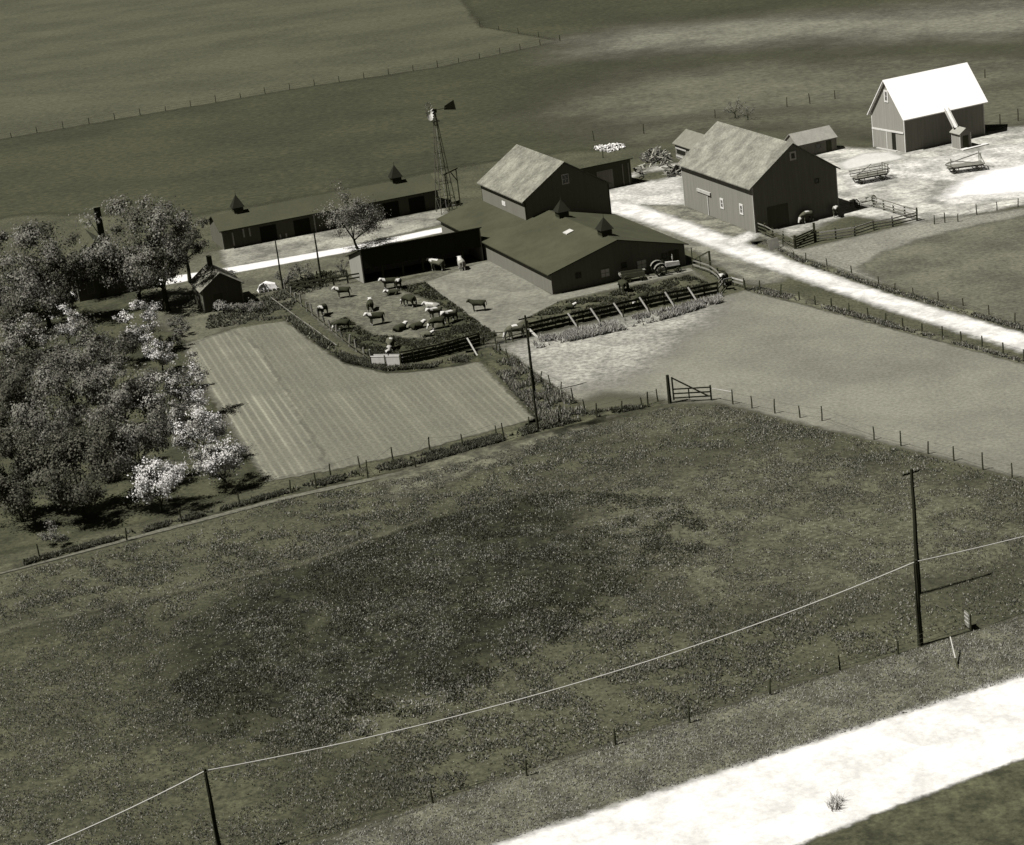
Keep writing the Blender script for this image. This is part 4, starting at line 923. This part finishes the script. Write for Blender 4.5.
for s_ in (-1, 1):
    b = MB(); q = []
    for k in range(7):
        a = R(20+k*22); q.append((-1.05-math.cos(a)*.9, .78+math.sin(a)*.9))
    for (x0, z0), (x1, z1) in zip(q[:-1], q[1:]):
        b.hexa([f(x0, s_*.85-.2, z0), f(x1, s_*.85-.2, z1), f(x1, s_*.85+.2, z1), f(x0, s_*.85+.2, z0)], [f(x0, s_*.85-.2, z0+.03), f(x1, s_*.85-.2, z1+.03), f(x1, s_*.85+.2, z1+.03), f(x0, s_*.85+.2, z0+.03)])
    b.build('mudguard', M['greywood'], t)
# manure spreader left of it
p = G(634, 281); an = heading(G(620, 283), G(646, 279.5)); f = local(p, an); v = Vector((-math.sin(an), math.cos(an), 0))
t = thing('manure_spreader', 'low dark box cart on four wheels left of the tractor', 'cart', p)
b = MB(); b.hexa([f(-1.5, -.45, .6), f(1.3, -.45, .6), f(1.3, .45, .6), f(-1.5, .45, .6)], [f(-1.55, -.65, .66), f(1.35, -.65, .66), f(1.35, .65, .66), f(-1.55, .65, .66)]); b.build('floor', M['dark_wood'], t)
for s_ in (-1, 1):
    b = MB(); b.bar(f(-1.55, s_*.66, .95), f(1.35, s_*.66, .95), .06, .55); b.build('side_board', M['dark_wood'], t)
    wheel('rear_wheel', f(-.9, s_*.85, .5), v, .5, .12, t, 10, 'darkmetal'); wheel('front_wheel', f(1.1, s_*.8, .36), v, .36, .1, t, 8, 'darkmetal')
b = MB(); b.tube(f(-1.62, -.6, 1.0), f(-1.62, .6, 1.0), .16, n=8)
for k in range(6): b.bar(f(-1.62, -.5+k*.2, 1.0), f(-1.75, -.5+k*.2, 1.3), .04)
b.build('beater', M['greywood'], t)
b = MB(); b.bar(f(1.35, 0, .6), f(2.6, 0, .35), .1); b.build('drawbar', M['greywood'], t)
b = MB(); b.box(1.2, 1.5, -.3, .3, 1.25, 1.32, f); b.bar(f(1.3, 0, .7), f(1.3, 0, 1.25), .08); b.build('seat', M['greywood'], t)
# hay wagons
def wagon(label, p, an, kind):
    f = local(p, an); u = dirv(an); v = Vector((-u.y, u.x, 0)); t = thing('hay_wagon', label, 'wagon', p, 'flat hay wagons in the yard by the white roofed barn')
    L2, W2 = 2.5, 1.1
    b = MB()
    for k in range(6):
        y0 = -W2+k*2*W2/6; b.box(-L2, L2, y0+.03, y0+2*W2/6-.03, .95, 1.02, f)
    b.build('bed', M['greywood'], t)
    b = MB()
    for x in (-1.7, 0, 1.7): b.box(x-.07, x+.07, -W2, W2, .8, .945, f)
    for y in (-.4, .4): b.box(-L2, L2, y-.07, y+.07, .66, .795, f)
    b.build('frame', M['dark_wood'], t)
    for x in (-1.6, 1.6):
        b = MB(); b.bar(f(x, -.85, .5), f(x, .85, .5), .12); b.build('axle', M['darkmetal'], t)
        for s_ in (-1, 1): wheel('wheel', f(x, s_*.92, .5), v, .5, .1, t, 10, 'greywood', 'greywood')
    b = MB(); b.bar(f(L2, 0, .5), f(L2+1.6, 0, .2), .09); b.build('drawbar', M['greywood'], t)
    rk = MB()
    def rack(x):
        for y in (-.9, 0, .9): rk.bar(f(x, y, .95), f(x, y, 2.2), .09)
        for z in (1.35, 1.75, 2.15): rk.bar(f(x+.08, -1.0, z), f(x+.08, 1.0, z), .05, .12)
    if kind == 0:
        rack(L2-.1); rk.build('end_rack', M['greywood'], t)
        for s_ in (-1, 1):
            b = MB()
            for k in range(4): b.bar(f(-L2+.2+k*1.5, s_*W2, .9), f(-L2+.1+k*1.5, s_*(W2+.25), 1.75), .07)
            for z, o_ in ((1.25, .12), (1.65, .22)): b.bar(f(-L2, s_*(W2+o_), z), f(L2, s_*(W2+o_), z), .05, .12)
            b.build('side_rack', M['palewood'] if s_ > 0 else M['greywood'], t)
        b = MB(); b.bar(f(-1.2, W2+.2, .95), f(1.0, W2+.3, 2.1), .06, .1); b.build('brace', M['palewood'], t)
    else:
        b = MB(); b.bar(f(-L2+.2, -W2, .95), f(-L2+.2, -W2, 2.3), .09); b.bar(f(L2-.2, W2, .95), f(L2-.2, W2, 2.4), .1); b.bar(f(L2-.2, .2, .95), f(L2-.2, .2, 2.3), .1); b.build('stake', M['greywood'], t)
        for s_, z0, z1 in ((-1, 2.0, 1.15), (1, 1.15, 2.1)):
            b = MB(); b.bar(f(-L2+.2, s_*(W2+.05), z0), f(L2-.3, s_*(W2+.1), z1), .06, .16); b.build('side_rail', M['palewood'], t)
        b = MB(); b.bar(f(L2-.1, -W2-.1, 1.1), f(L2-.1, W2+.1, 2.0), .06, .16); b.bar(f(-L2, -W2-.1, 1.9), f(-L2, W2, 1.1), .06, .16); b.build('end_rail', M['greywood'], t)
    return t
wagon('flat hay wagon with slatted sides and end rack nearest the lane barn', G(870, 181.5), heading(G(853, 185), G(888, 178.5)), 0)
wagon('empty flat wagon with slanting side rails in front of the little grain shed', G(965.5, 171.5), heading(G(948, 171), G(982, 166.5)), 1)
# dump rake by the pen
p = G(866, 206.5); an = R(25); f = local(p, an); v = Vector((-math.sin(an), math.cos(an), 0)); u = dirv(an)
t = thing('dump_rake', 'old two wheeled hay rake standing behind the pen of the lane barn', 'rake', p)
for s_ in (-1, 1): wheel('wheel', f(s_*1.4, 0, .65), u, .65, .06, t, 12, 'darkmetal')
b = MB(); b.bar(f(-1.4, 0, .65), f(1.4, 0, .65), .09); b.build('axle', M['darkmetal'], t)
b = MB()
for k in range(15):
    x = -1.25+k*2.5/14; pts = [f(x, -.05-.75*math.sin(a), .75-.1+.75*math.cos(a)-.62*(a/2.6)*.0) for a in [0, .5, 1, 1.5, 2, 2.5]]
    for a_, b2 in zip(pts[:-1], pts[1:]): b.tube(a_, b2, .02, n=4)
b.build('tines', M['darkmetal'], t)
b = MB(); b.bar(f(-.3, 0, .7), f(0, 1.9, .4), .08); b.bar(f(.3, 0, .7), f(0, 1.9, .4), .08); b.build('shaft', M['greywood'], t)
b = MB(); b.bar(f(0, 0, .7), f(0, -.25, 1.2), .05); b.box(-.22, .22, -.45, -.1, 1.2, 1.25, f); b.build('seat', M['darkmetal'], t)

# ------------------------------------------------------------------ cattle
def cow_mesh(pose, coat):
    """one continuous body grown over a skeleton, head towards +x"""
    if pose == 'stand': head = [((.98, 0, 1.32), .2), ((1.2, 0, 1.45), .155), ((1.38, 0, 1.33), .12), ((1.52, 0, 1.2), .095)]; dz = 0
    elif pose == 'graze': head = [((1.0, 0, .98), .19), ((1.22, 0, .66), .15), ((1.34, 0, .42), .115), ((1.42, 0, .2), .09)]; dz = 0
    elif pose == 'turn': head = [((.96, .1, 1.3), .2), ((1.12, .3, 1.42), .155), ((1.2, .48, 1.3), .12), ((1.24, .62, 1.17), .095)]; dz = 0
    else: head = [((.98, .02, 1.28), .19), ((1.2, .08, 1.42), .15), ((1.36, .14, 1.3), .115), ((1.5, .18, 1.17), .09)]; dz = -.62
    V = []; E_ = []; Rr = []
    def add(p, r, par=None, d=True):
        p = list(p); p[2] += dz if d else 0; V.append(tuple(p)); Rr.append(r)
        if par is not None: E_.append((par, len(V)-1))
        return len(V)-1
    pel = add((-.72, 0, 1.13), (.33, .34)); bel = add((-.2, 0, 1.04), (.4, .39), pel); che = add((.35, 0, 1.05), (.35, .4), bel); sho = add((.68, 0, 1.14), (.26, .32), che)
    k = sho; hi = []
    for p, r in head: k = add(p, (r, r), k); hi.append(k)
    hx, hy, hz = head[1][0]
    dx, dy = (head[2][0][0]-hx, head[2][0][1]-hy); ln = math.hypot(dx, dy) or 1; nx, ny = -dy/ln, dx/ln
    for s_ in (-1, 1): add((hx+nx*.25*s_-.02, hy+ny*.25*s_, hz+.03), (.045, .06), hi[1])
    r_ = add((-1.0, 0, 1.22), (.09, .09), pel); q = add((-1.1, 0, .95), (.04, .04), r_); add((-1.1, 0, .6 if dz == 0 else .75), (.05, .05), q)
    for s_ in (-1, 1):
        if dz == 0:
            a = add((.6, .2*s_, .78), (.12, .13), sho); a = add((.63, .2*s_, .42), (.07, .075), a); add((.6, .2*s_, .05), (.06, .07), a)
            a = add((-.72, .22*s_, .8), (.17, .2), pel); a = add((-.86, .22*s_, .48), (.08, .085), a); add((-.78, .22*s_, .05), (.065, .075), a)
        else:
            a = add((.62, .28*s_, .3), (.12, .12), sho, False); a = add((.86, .26*s_, .12), (.07, .07), a, False); add((.6, .3*s_, .09), (.06, .06), a, False)
            a = add((-.55, .36*s_, .3), (.2, .2), pel, False); a = add((-.2, .44*s_, .12), (.08, .08), a, False); add((-.55, .48*s_, .09), (.065, .065), a, False)
    me = bpy.data.meshes.new('cow_skeleton'); me.from_pydata(V, E_, []); me.update()
    o = bpy.data.objects.new('cow_skeleton', me); C.objects.link(o)
    sk = o.modifiers.new('skin', 'SKIN'); sk.use_smooth_shade = True
    for i, r in enumerate(Rr): me.skin_vertices[0].data[i].radius = r
    me.skin_vertices[0].data[0].use_root = True
    ss = o.modifiers.new('sub', 'SUBSURF'); ss.levels = 1; ss.render_levels = 1
    dg = bpy.context.evaluated_depsgraph_get(); dg.update()
    m2 = bpy.data.meshes.new_from_object(o.evaluated_get(dg)); m2.name = 'cow_'+pose+'_'+coat
    bpy.data.objects.remove(o)
    m2.materials.clear()
    base, patch = {'dark': ('hide', 'white'), 'roan': ('roan', 'white'), 'pale': ('tan', 'white'), 'black': ('hide', 'hide')}[coat]
    m2.materials.append(M[base]); m2.materials.append(M[patch])
    H1 = Vector(head[1][0])+Vector((0, 0, dz)); H3 = Vector(head[3][0])+Vector((0, 0, dz))
    for p in m2.polygons:
        c = p.center; w_ = 0
        if (c-H1).length < .24 or (c-H3).length < .3 or (c-(H1+H3)/2).length < .24: w_ = 1
        if dz == 0 and c.z < .3: w_ = 1
        if c.z < .72+dz and abs(c.y) < .14 and c.x > -.6: w_ = 1
        if c.x > .62 and c.z > 1.28+dz and c.x < 1.05: w_ = 1
        if coat in ('pale', 'roan') and c.z > 1.33+dz and math.sin(c.x*7)+math.sin(c.y*9) > (.1 if coat == 'roan' else -.6): w_ = 1
        if c.x < -1.0 and c.z < .75+dz: w_ = 1
        p.material_index = w_; p.use_smooth = True
    return m2
cows = {}
def cow(label, px, dxy, pose, coat, s_=1.0, name='cow', cat='cow'):
    key = (pose, coat)
    if key not in cows: cows[key] = cow_mesh(pose, coat)
    o = bpy.data.objects.new(name, cows[key]); C.objects.link(o)
    p = G(*px); q = G(px[0]+dxy[0], px[1]+dxy[1]); o.location = p
    o.rotation_euler = (0, 0, heading(p, q)); o.scale = (s_*.92, s_*1.28, s_*1.06)
    return tag(o, label, cat, 'cattle about the farm')
L_ = (-10, 1.5); R_ = (10, -2)
cow('dark cow standing in the back left corner of the yard beside the rail fence', (344, 298), L_, 'stand', 'dark')
cow('white faced cow standing beside the stout post row, higher of the two there', (323, 316), (-6, 4), 'turn', 'dark')
cow('white faced cow beside the stout post row with lowered head, lower of the two there', (343, 331), L_, 'graze', 'dark')
cow('dark cow in mid yard seen end-on with a pale poll', (371, 311), (1, -8), 'stand', 'dark', .92)
cow('big dark white faced cow standing broadside alone in mid yard', (377, 325), (-10, 2), 'stand', 'dark', 1.08)
cow('dark cow lying left of the lying pair, head to the right', (400, 331), (9, -3), 'lie', 'dark')
cow('cow lying with its white face to the right beside the close group', (417, 329), (9, -2), 'lie', 'dark')
cow('pale backed cow facing the viewer near the white feed bunk', (391, 350), (-3, 8), 'graze', 'roan')
cow('white faced calf right behind the white feed bunk', (388.5, 357), (-3, 6), 'stand', 'pale', .6)
cow('humped dark cow with white rump near the tip of the dark grass', (410, 307), (-9, -1), 'graze', 'dark', 1.1)
cow('dark cow under the left end of the open shed', (390, 289), (-10, 2), 'stand', 'dark')
cow('white faced cow facing the viewer by the open shed, beside another', (399, 289), (2, 8), 'stand', 'dark')
cow('dark cow lying in front of the two at the left end of the open shed', (393, 295), L_, 'lie', 'dark', .9)
cow('pale lying cow at the back of the close group on the dark grass', (433, 309), (-10, 0), 'lie', 'pale')
cow('white headed cow standing at the left of the close group', (436, 319), (-9, 3), 'stand', 'roan')
cow('dark cow at the front of the close group with head down', (438, 329), (-10, 2), 'graze', 'dark')
cow('pale backed cow on the right of the close group', (451, 323), (-10, 4), 'stand', 'roan', 1.08)
cow('white splashed calf lying alone in front of the close group', (427, 337), (7, -1), 'lie', 'roan', .75)
cow('pale backed cow standing against the dark open shed, head to the left', (438, 271), (-10, 0), 'stand', 'roan', 1.1)
cow('pale cow at the right end of the open shed, tail to the viewer', (462, 270), (-5, -6), 'stand', 'pale')
cow('dark cow standing alone on the concrete pad', (479, 311.5), (-10, 1), 'stand', 'black')
cow('light backed cow behind the thin rail fence next to the tall garden pole', (516, 338.5), (-10, 2), 'graze', 'roan', 1.15)
cow('white faced calf lying on the grass below the low barn corner', (569, 309.5), (8, -1), 'lie', 'dark', .8)
cow('white faced cow behind the propped fence, near its middle', (642, 305), (-10, 3), 'graze', 'dark')
cow('dark cow below the box cart on the feedlot grass', (624, 292), (-7, -4), 'graze', 'black', 1.05)
cow('white faced cow at the grey board fence right of the swing gate', (724, 284.5), (-4, 6), 'stand', 'dark')
cow('dark cow in the shade at the left of the lane barn gable', (770, 224), (-8, 3), 'stand', 'dark', .95)
cow('dark cow standing broadside in front of the lane barn gable', (807, 222.5), (-10, 3), 'graze', 'roan', 1.1)
cow('pale cow facing the viewer at the right corner of the lane barn', (836, 216.5), (1, 8), 'stand', 'roan')
cow('white faced calf behind the pen beside the hay rake', (853, 207), (-5, 4), 'stand', 'pale', .7)

# ------------------------------------------------------------------ trees
def tree(name, label, px, h, cr, kind='leaf', seed=1, trunk=.28, n_leaf=5200, ls=.3, clumps=60, squash=1.0, group=None, cat='tree', lean=0.0, sparse=1.0, kind2=None):
    rd = random.Random(seed); rg = np.random.default_rng(seed); base = G(*px)
    t = thing(name, label, cat, base, group, 0)
    b = MB(); r0 = max(.06, h*.022); tips = []
    th = h*trunk; off = Vector((lean*th, 0, 0))
    top = base+off*.6+Vector((0, 0, th))
    b.path([base, base.lerp(top, .5)+Vector((rd.uniform(-.1, .1), rd.uniform(-.1, .1), 0)), top], [r0*1.3, r0, r0*.85], 7)
    c0 = base+off+Vector((0, 0, th+(h-th)*.5)); ch = (h-th)*.5
    def inside(p):
        q = p-c0; return (q.x/cr)**2+(q.y/cr)**2+(q.z/ch)**2
    nl = 6 if cr > 1.5 else 4
    for i in range(nl):
        a = 2*math.pi*i/nl+rd.uniform(-.4, .4); el = rd.uniform(.35, 1.25)
        d = Vector((math.cos(a)*math.cos(el), math.sin(a)*math.cos(el), math.sin(el)))
        L = min(cr/max(.2, math.cos(el)), (h-th)/max(.2, math.sin(el)))*rd.uniform(.75, .98)
        st = base.lerp(top, rd.uniform(.75, 1.0)); mid = st+d*L*.5+Vector((rd.uniform(-.2, .2), rd.uniform(-.2, .2), rd.uniform(-.1, .3)))*cr*.2; en = st+d*L+Vector((0, 0, .05*h))
        b.path([st, mid, en], [r0*.55, r0*.36, r0*.1], 5); tips += [mid, en, mid.lerp(en, .5)]
        for j in range(4):
            s0 = st.lerp(en, rd.uniform(.3, .85)); a2 = a+rd.uniform(-1.3, 1.3); e2 = rd.uniform(-.1, 1.2)
            d2 = Vector((math.cos(a2)*math.cos(e2), math.sin(a2)*math.cos(e2), math.sin(e2))); L2 = L*rd.uniform(.3, .55)
            en2 = s0+d2*L2; b.path([s0, s0.lerp(en2, .5)+Vector((0, 0, .04*L2)), en2], [r0*.26, r0*.16, r0*.05], 4); tips += [en2, s0.lerp(en2, .6)]
    b.build('trunk', M['bark'], t)
    while len(tips) < clumps:
        a = rd.uniform(0, 2*math.pi); zz = rd.uniform(-.9, 1); rr_ = math.sqrt(max(0, 1-zz*zz))*rd.uniform(.55, 1.0)*(.8+.32*math.sin(a*3+seed)*math.cos(zz*4+seed))
        tips.append(c0+Vector((math.cos(a)*rr_*cr, math.sin(a)*rr_*cr, zz*ch*squash)))
    ls *= .68; T = np.array([tuple(p-base) for p in tips]); n = int(n_leaf*sparse*1.7)
    wgt = rg.random(len(T))**2+.05; wgt /= wgt.sum()
    ci = rg.choice(len(T), n, p=wgt); sig = cr*.13*(.6+.8*rg.random(len(T)))
    Pn = T[ci]+rg.normal(size=(n, 3))*sig[ci][:, None]*np.array([1, 1, .75])
    Pn[:, 2] = np.maximum(Pn[:, 2], .1)
    cc = np.array(tuple(c0-base)); out = Pn-cc; out /= np.linalg.norm(out, axis=1)[:, None]+1e-6
    o2 = Pn-T[ci]; o2 /= np.linalg.norm(o2, axis=1)[:, None]+1e-6
    Nn = out*.5+o2*.7+rg.normal(size=(n, 3))*.42+np.array([0, 0, .25]); Nn /= np.linalg.norm(Nn, axis=1)[:, None]
    A = np.cross(Nn, rg.normal(size=(n, 3))); A /= np.linalg.norm(A, axis=1)[:, None]; B = np.cross(Nn, A)
    s_ = ls*(.5+rg.random(n))[:, None]
    Q = np.stack([Pn-A*s_*.6, Pn+B*s_*.38, Pn+A*s_*.6, Pn-B*s_*.38], 1).reshape(-1, 3)
    mats = [M[kind]]; mi = None
    if kind2:
        mats.append(M[kind2]); cm = rg.random(len(T)) < .45; mi = cm[ci].astype(int)
    o = np_mesh('crown', Q, 4, mats, t, mi=mi)
    return t
TR = 'trees and bushes of the left orchard'
# around the house
tree('shade_tree', 'tall grey green tree left of the dark farmhouse', (50, 328), 13.5, 4.8, 'leaf_mid', 11, .14, 10000, .36, 120, kind2='leaf_grey')
tree('shade_tree', 'dark tree standing close against the left side of the farmhouse', (68, 300), 10.6, 3.6, 'leaf_mid', 12, .2, 5000, .34, 80)
tree('shade_tree', 'largest leafy tree right of the farmhouse chimney', (141, 305), 14.2, 5.0, 'leaf_mid', 13, .12, 13000, .38, 130, kind2='leaf_grey')
tree('shade_tree', 'tall tree with a bare trunk between the largest tree and the small gabled shed', (168, 311), 14.8, 4.2, 'leaf_mid', 14, .26, 8000, .36, 100, kind2='leaf_grey')
tree('shade_tree', 'slender thin tree at the left end of the long shed', (190, 282), 10.5, 2.4, 'leaf_mid', 15, .4, 3600, .32, 60)
tree('shade_tree', 'tree cut by the left edge of the picture beside the grey green tree', (14, 320), 11.5, 4.4, 'leaf_mid', 16, .14, 7500, .36, 100, kind2='leaf_grey')
tree('shade_tree', 'far left tree behind the others, beyond the house garden', (-22, 300), 11, 4.2, 'leaf_mid', 17, .3, 6000, .36, 90)
tree('fruit_tree', 'sparse forked fruit tree in front of the long shed', (358, 249.5), 7.4, 4.6, 'leaf', 18, .22, 4600, .26, 70, lean=-.4, sparse=1, kind2='leaf_grey')
tree('sapling', 'thin bare sapling by the end wall of the open cattle shed', (344, 277), 3.0, 1.0, 'leaf', 19, .3, 260, .18, 16, cat='sapling')
tree('sapling', 'faint sapling in the field behind the lane barn roof', (735, 118), 4.0, 1.8, 'leaf_grey', 20, .25, 260, .2, 22, cat='sapling')
tree('sapling', 'second faint sapling behind the lane barn roof, right of the first', (748, 120), 3.0, 1.3, 'leaf_grey', 61, .25, 150, .2, 18, cat='sapling')
# orchard
O = [('bush_tree', 'big dark tree at the bottom left corner of the orchard', (85, 518), 8.4, 4.6, 'leaf_mid', 9000, .3, 'tree', None),
     ('bush_tree', 'dark bushy tree cut by the left edge, low in the orchard', (22, 522), 9.0, 4.6, 'leaf_mid', 9000, .3, 'tree', None),
     ('blossom_tree', 'brightest small blossom tree, lowest in the orchard', (163, 512), 4.9, 2.3, 'bloom', 3400, .24, 'tree', None),
     ('blossom_tree', 'bright blossom tree touching the lower left garden edge', (226, 489), 4.7, 2.7, 'bloom', 3800, .24, 'tree', 'bloom_grey'),
     ('blossom_tree', 'bright blossom tree just above the one at the garden edge', (205, 459), 5.8, 2.8, 'bloom', 4200, .25, 'tree', 'bloom_grey'),
     ('blossom_tree', 'small pale blossom tree halfway up the garden edge', (193, 420), 5.4, 2.3, 'bloom_grey', 3200, .25, 'tree', 'bloom'),
     ('grey_tree', 'tall grey tree with a visible trunk left of the bright blossom trees', (143, 484), 8.2, 3.8, 'leaf', 6000, .28, 'tree', 'leaf_grey'),
     ('grey_tree', 'round greyish tree in the middle of the orchard', (128, 436), 7.8, 4.2, 'leaf_grey', 7500, .3, 'tree', 'leaf'),
     ('grey_tree', 'greyish tree near the left edge, mid orchard', (60, 455), 8.2, 4.3, 'leaf', 7500, .3, 'tree', 'leaf_grey'),
     ('grey_tree', 'wide soft tree at the upper middle of the orchard', (88, 400), 7.8, 4.6, 'leaf', 8000, .3, 'tree', 'leaf_grey'),
     ('bush_tree', 'dark tree cut by the left edge, mid orchard', (10, 440), 8.0, 4.4, 'leaf_mid', 7500, .3, 'tree', None),
     ('bush_tree', 'tree by the left edge in the upper orchard', (20, 392), 7.0, 4.0, 'leaf_mid', 6000, .3, 'tree', 'leaf_grey'),
     ('blossom_tree', 'tall narrow pale tree in front of the largest leafy tree', (145, 356), 6.8, 1.9, 'bloom_grey', 3600, .25, 'tree', 'bloom'),
     ('blossom_tree', 'narrow pale tree by the top left garden corner', (164, 373), 5.2, 1.6, 'bloom', 2600, .24, 'tree', 'bloom_grey'),
     ('blossom_tree', 'narrow pale tree below the dark farmhouse wall', (70, 346), 5.2, 1.7, 'bloom_grey', 2400, .24, 'tree', 'bloom'),
     ('grey_tree', 'soft low tree right of the orchard middle, beside the garden', (170, 430), 6.0, 2.9, 'leaf', 4400, .28, 'tree', 'bloom_grey'),
     ('bush_tree', 'dark low tree between the two narrow pale trees', (118, 366), 4.6, 2.8, 'leaf_mid', 3800, .28, 'tree', 'leaf_grey'),
     ('bush_tree', 'dark low tree by the left edge under the farmhouse', (34, 357), 5.2, 3.2, 'leaf_mid', 4200, .28, 'tree', 'bloom_grey'),
     ('bush_tree', 'dim low tree below the round greyish tree', (112, 478), 6.0, 3.2, 'leaf_mid', 4400, .28, 'tree', None),
     ('bush_tree', 'tree outside the left edge in the lower orchard', (-34, 500), 8.0, 4.4, 'leaf_mid', 5000, .3, 'tree', None),
     ('bush_tree', 'tree outside the left edge in the upper orchard', (-35, 425), 7.6, 4.4, 'leaf_mid', 5000, .3, 'tree', None),
     ('shrub', 'small dark shrub at the top left garden corner', (172, 352), 2.2, 1.3, 'leaf', 1200, .22, 'shrub', None),
     ('shrub', 'small dark shrub along the garden edge, below the corner shrub', (190, 388), 2.4, 1.3, 'leaf', 1200, .22, 'shrub', None),
     ('sapling', 'lone sapling in the grass below the big dark orchard tree', (57, 545), 3.0, 1.3, 'leaf_grey', 700, .2, 'sapling', None)]
for i, (nm, lb, px, h, cr, kd, nl, ls, ct, k2) in enumerate(O):
    cr *= .88 if cr > 2.9 else 1
    tree(nm, lb, px, h, cr, kd, 100+i, .22 if ct == 'tree' else .12, nl, ls, 80 if ct == 'tree' else 24, group=TR, cat=ct, kind2=k2)
SH = [('shrub', 'grey leafy shrub in front of the small gabled shed', (224, 313), 1.7, 1.1, 'bloom_grey'), ('shrub', 'pale shrub right of the small gabled shed', (240, 312), 1.4, 1.1, 'leaf_grey'),
      ('shrub', 'low shrub at the top edge of the garden', (254, 312), 1.5, 1.3, 'leaf_grey'), ('shrub', 'dark shrub near the yard pole foot', (288, 284), 1.8, 1.3, 'leaf'),
      ('shrub', 'dark shrub between the two yard poles', (303, 284), 2.6, 1.6, 'leaf'), ('shrub', 'small dark shrub left of the small gabled shed', (183, 336), 1.6, 1.0, 'leaf'),
      ('shrub', 'dark shrub by the trunk of the bare trunked tree', (176, 330), 1.6, 1.4, 'leaf')]
for i, (nm, lb, px, h, cr, kd) in enumerate(SH): tree(nm, lb, px, h, cr, kd, 200+i, .15, 700, .2, 22, group='shrubs about the small gabled shed', cat='shrub')
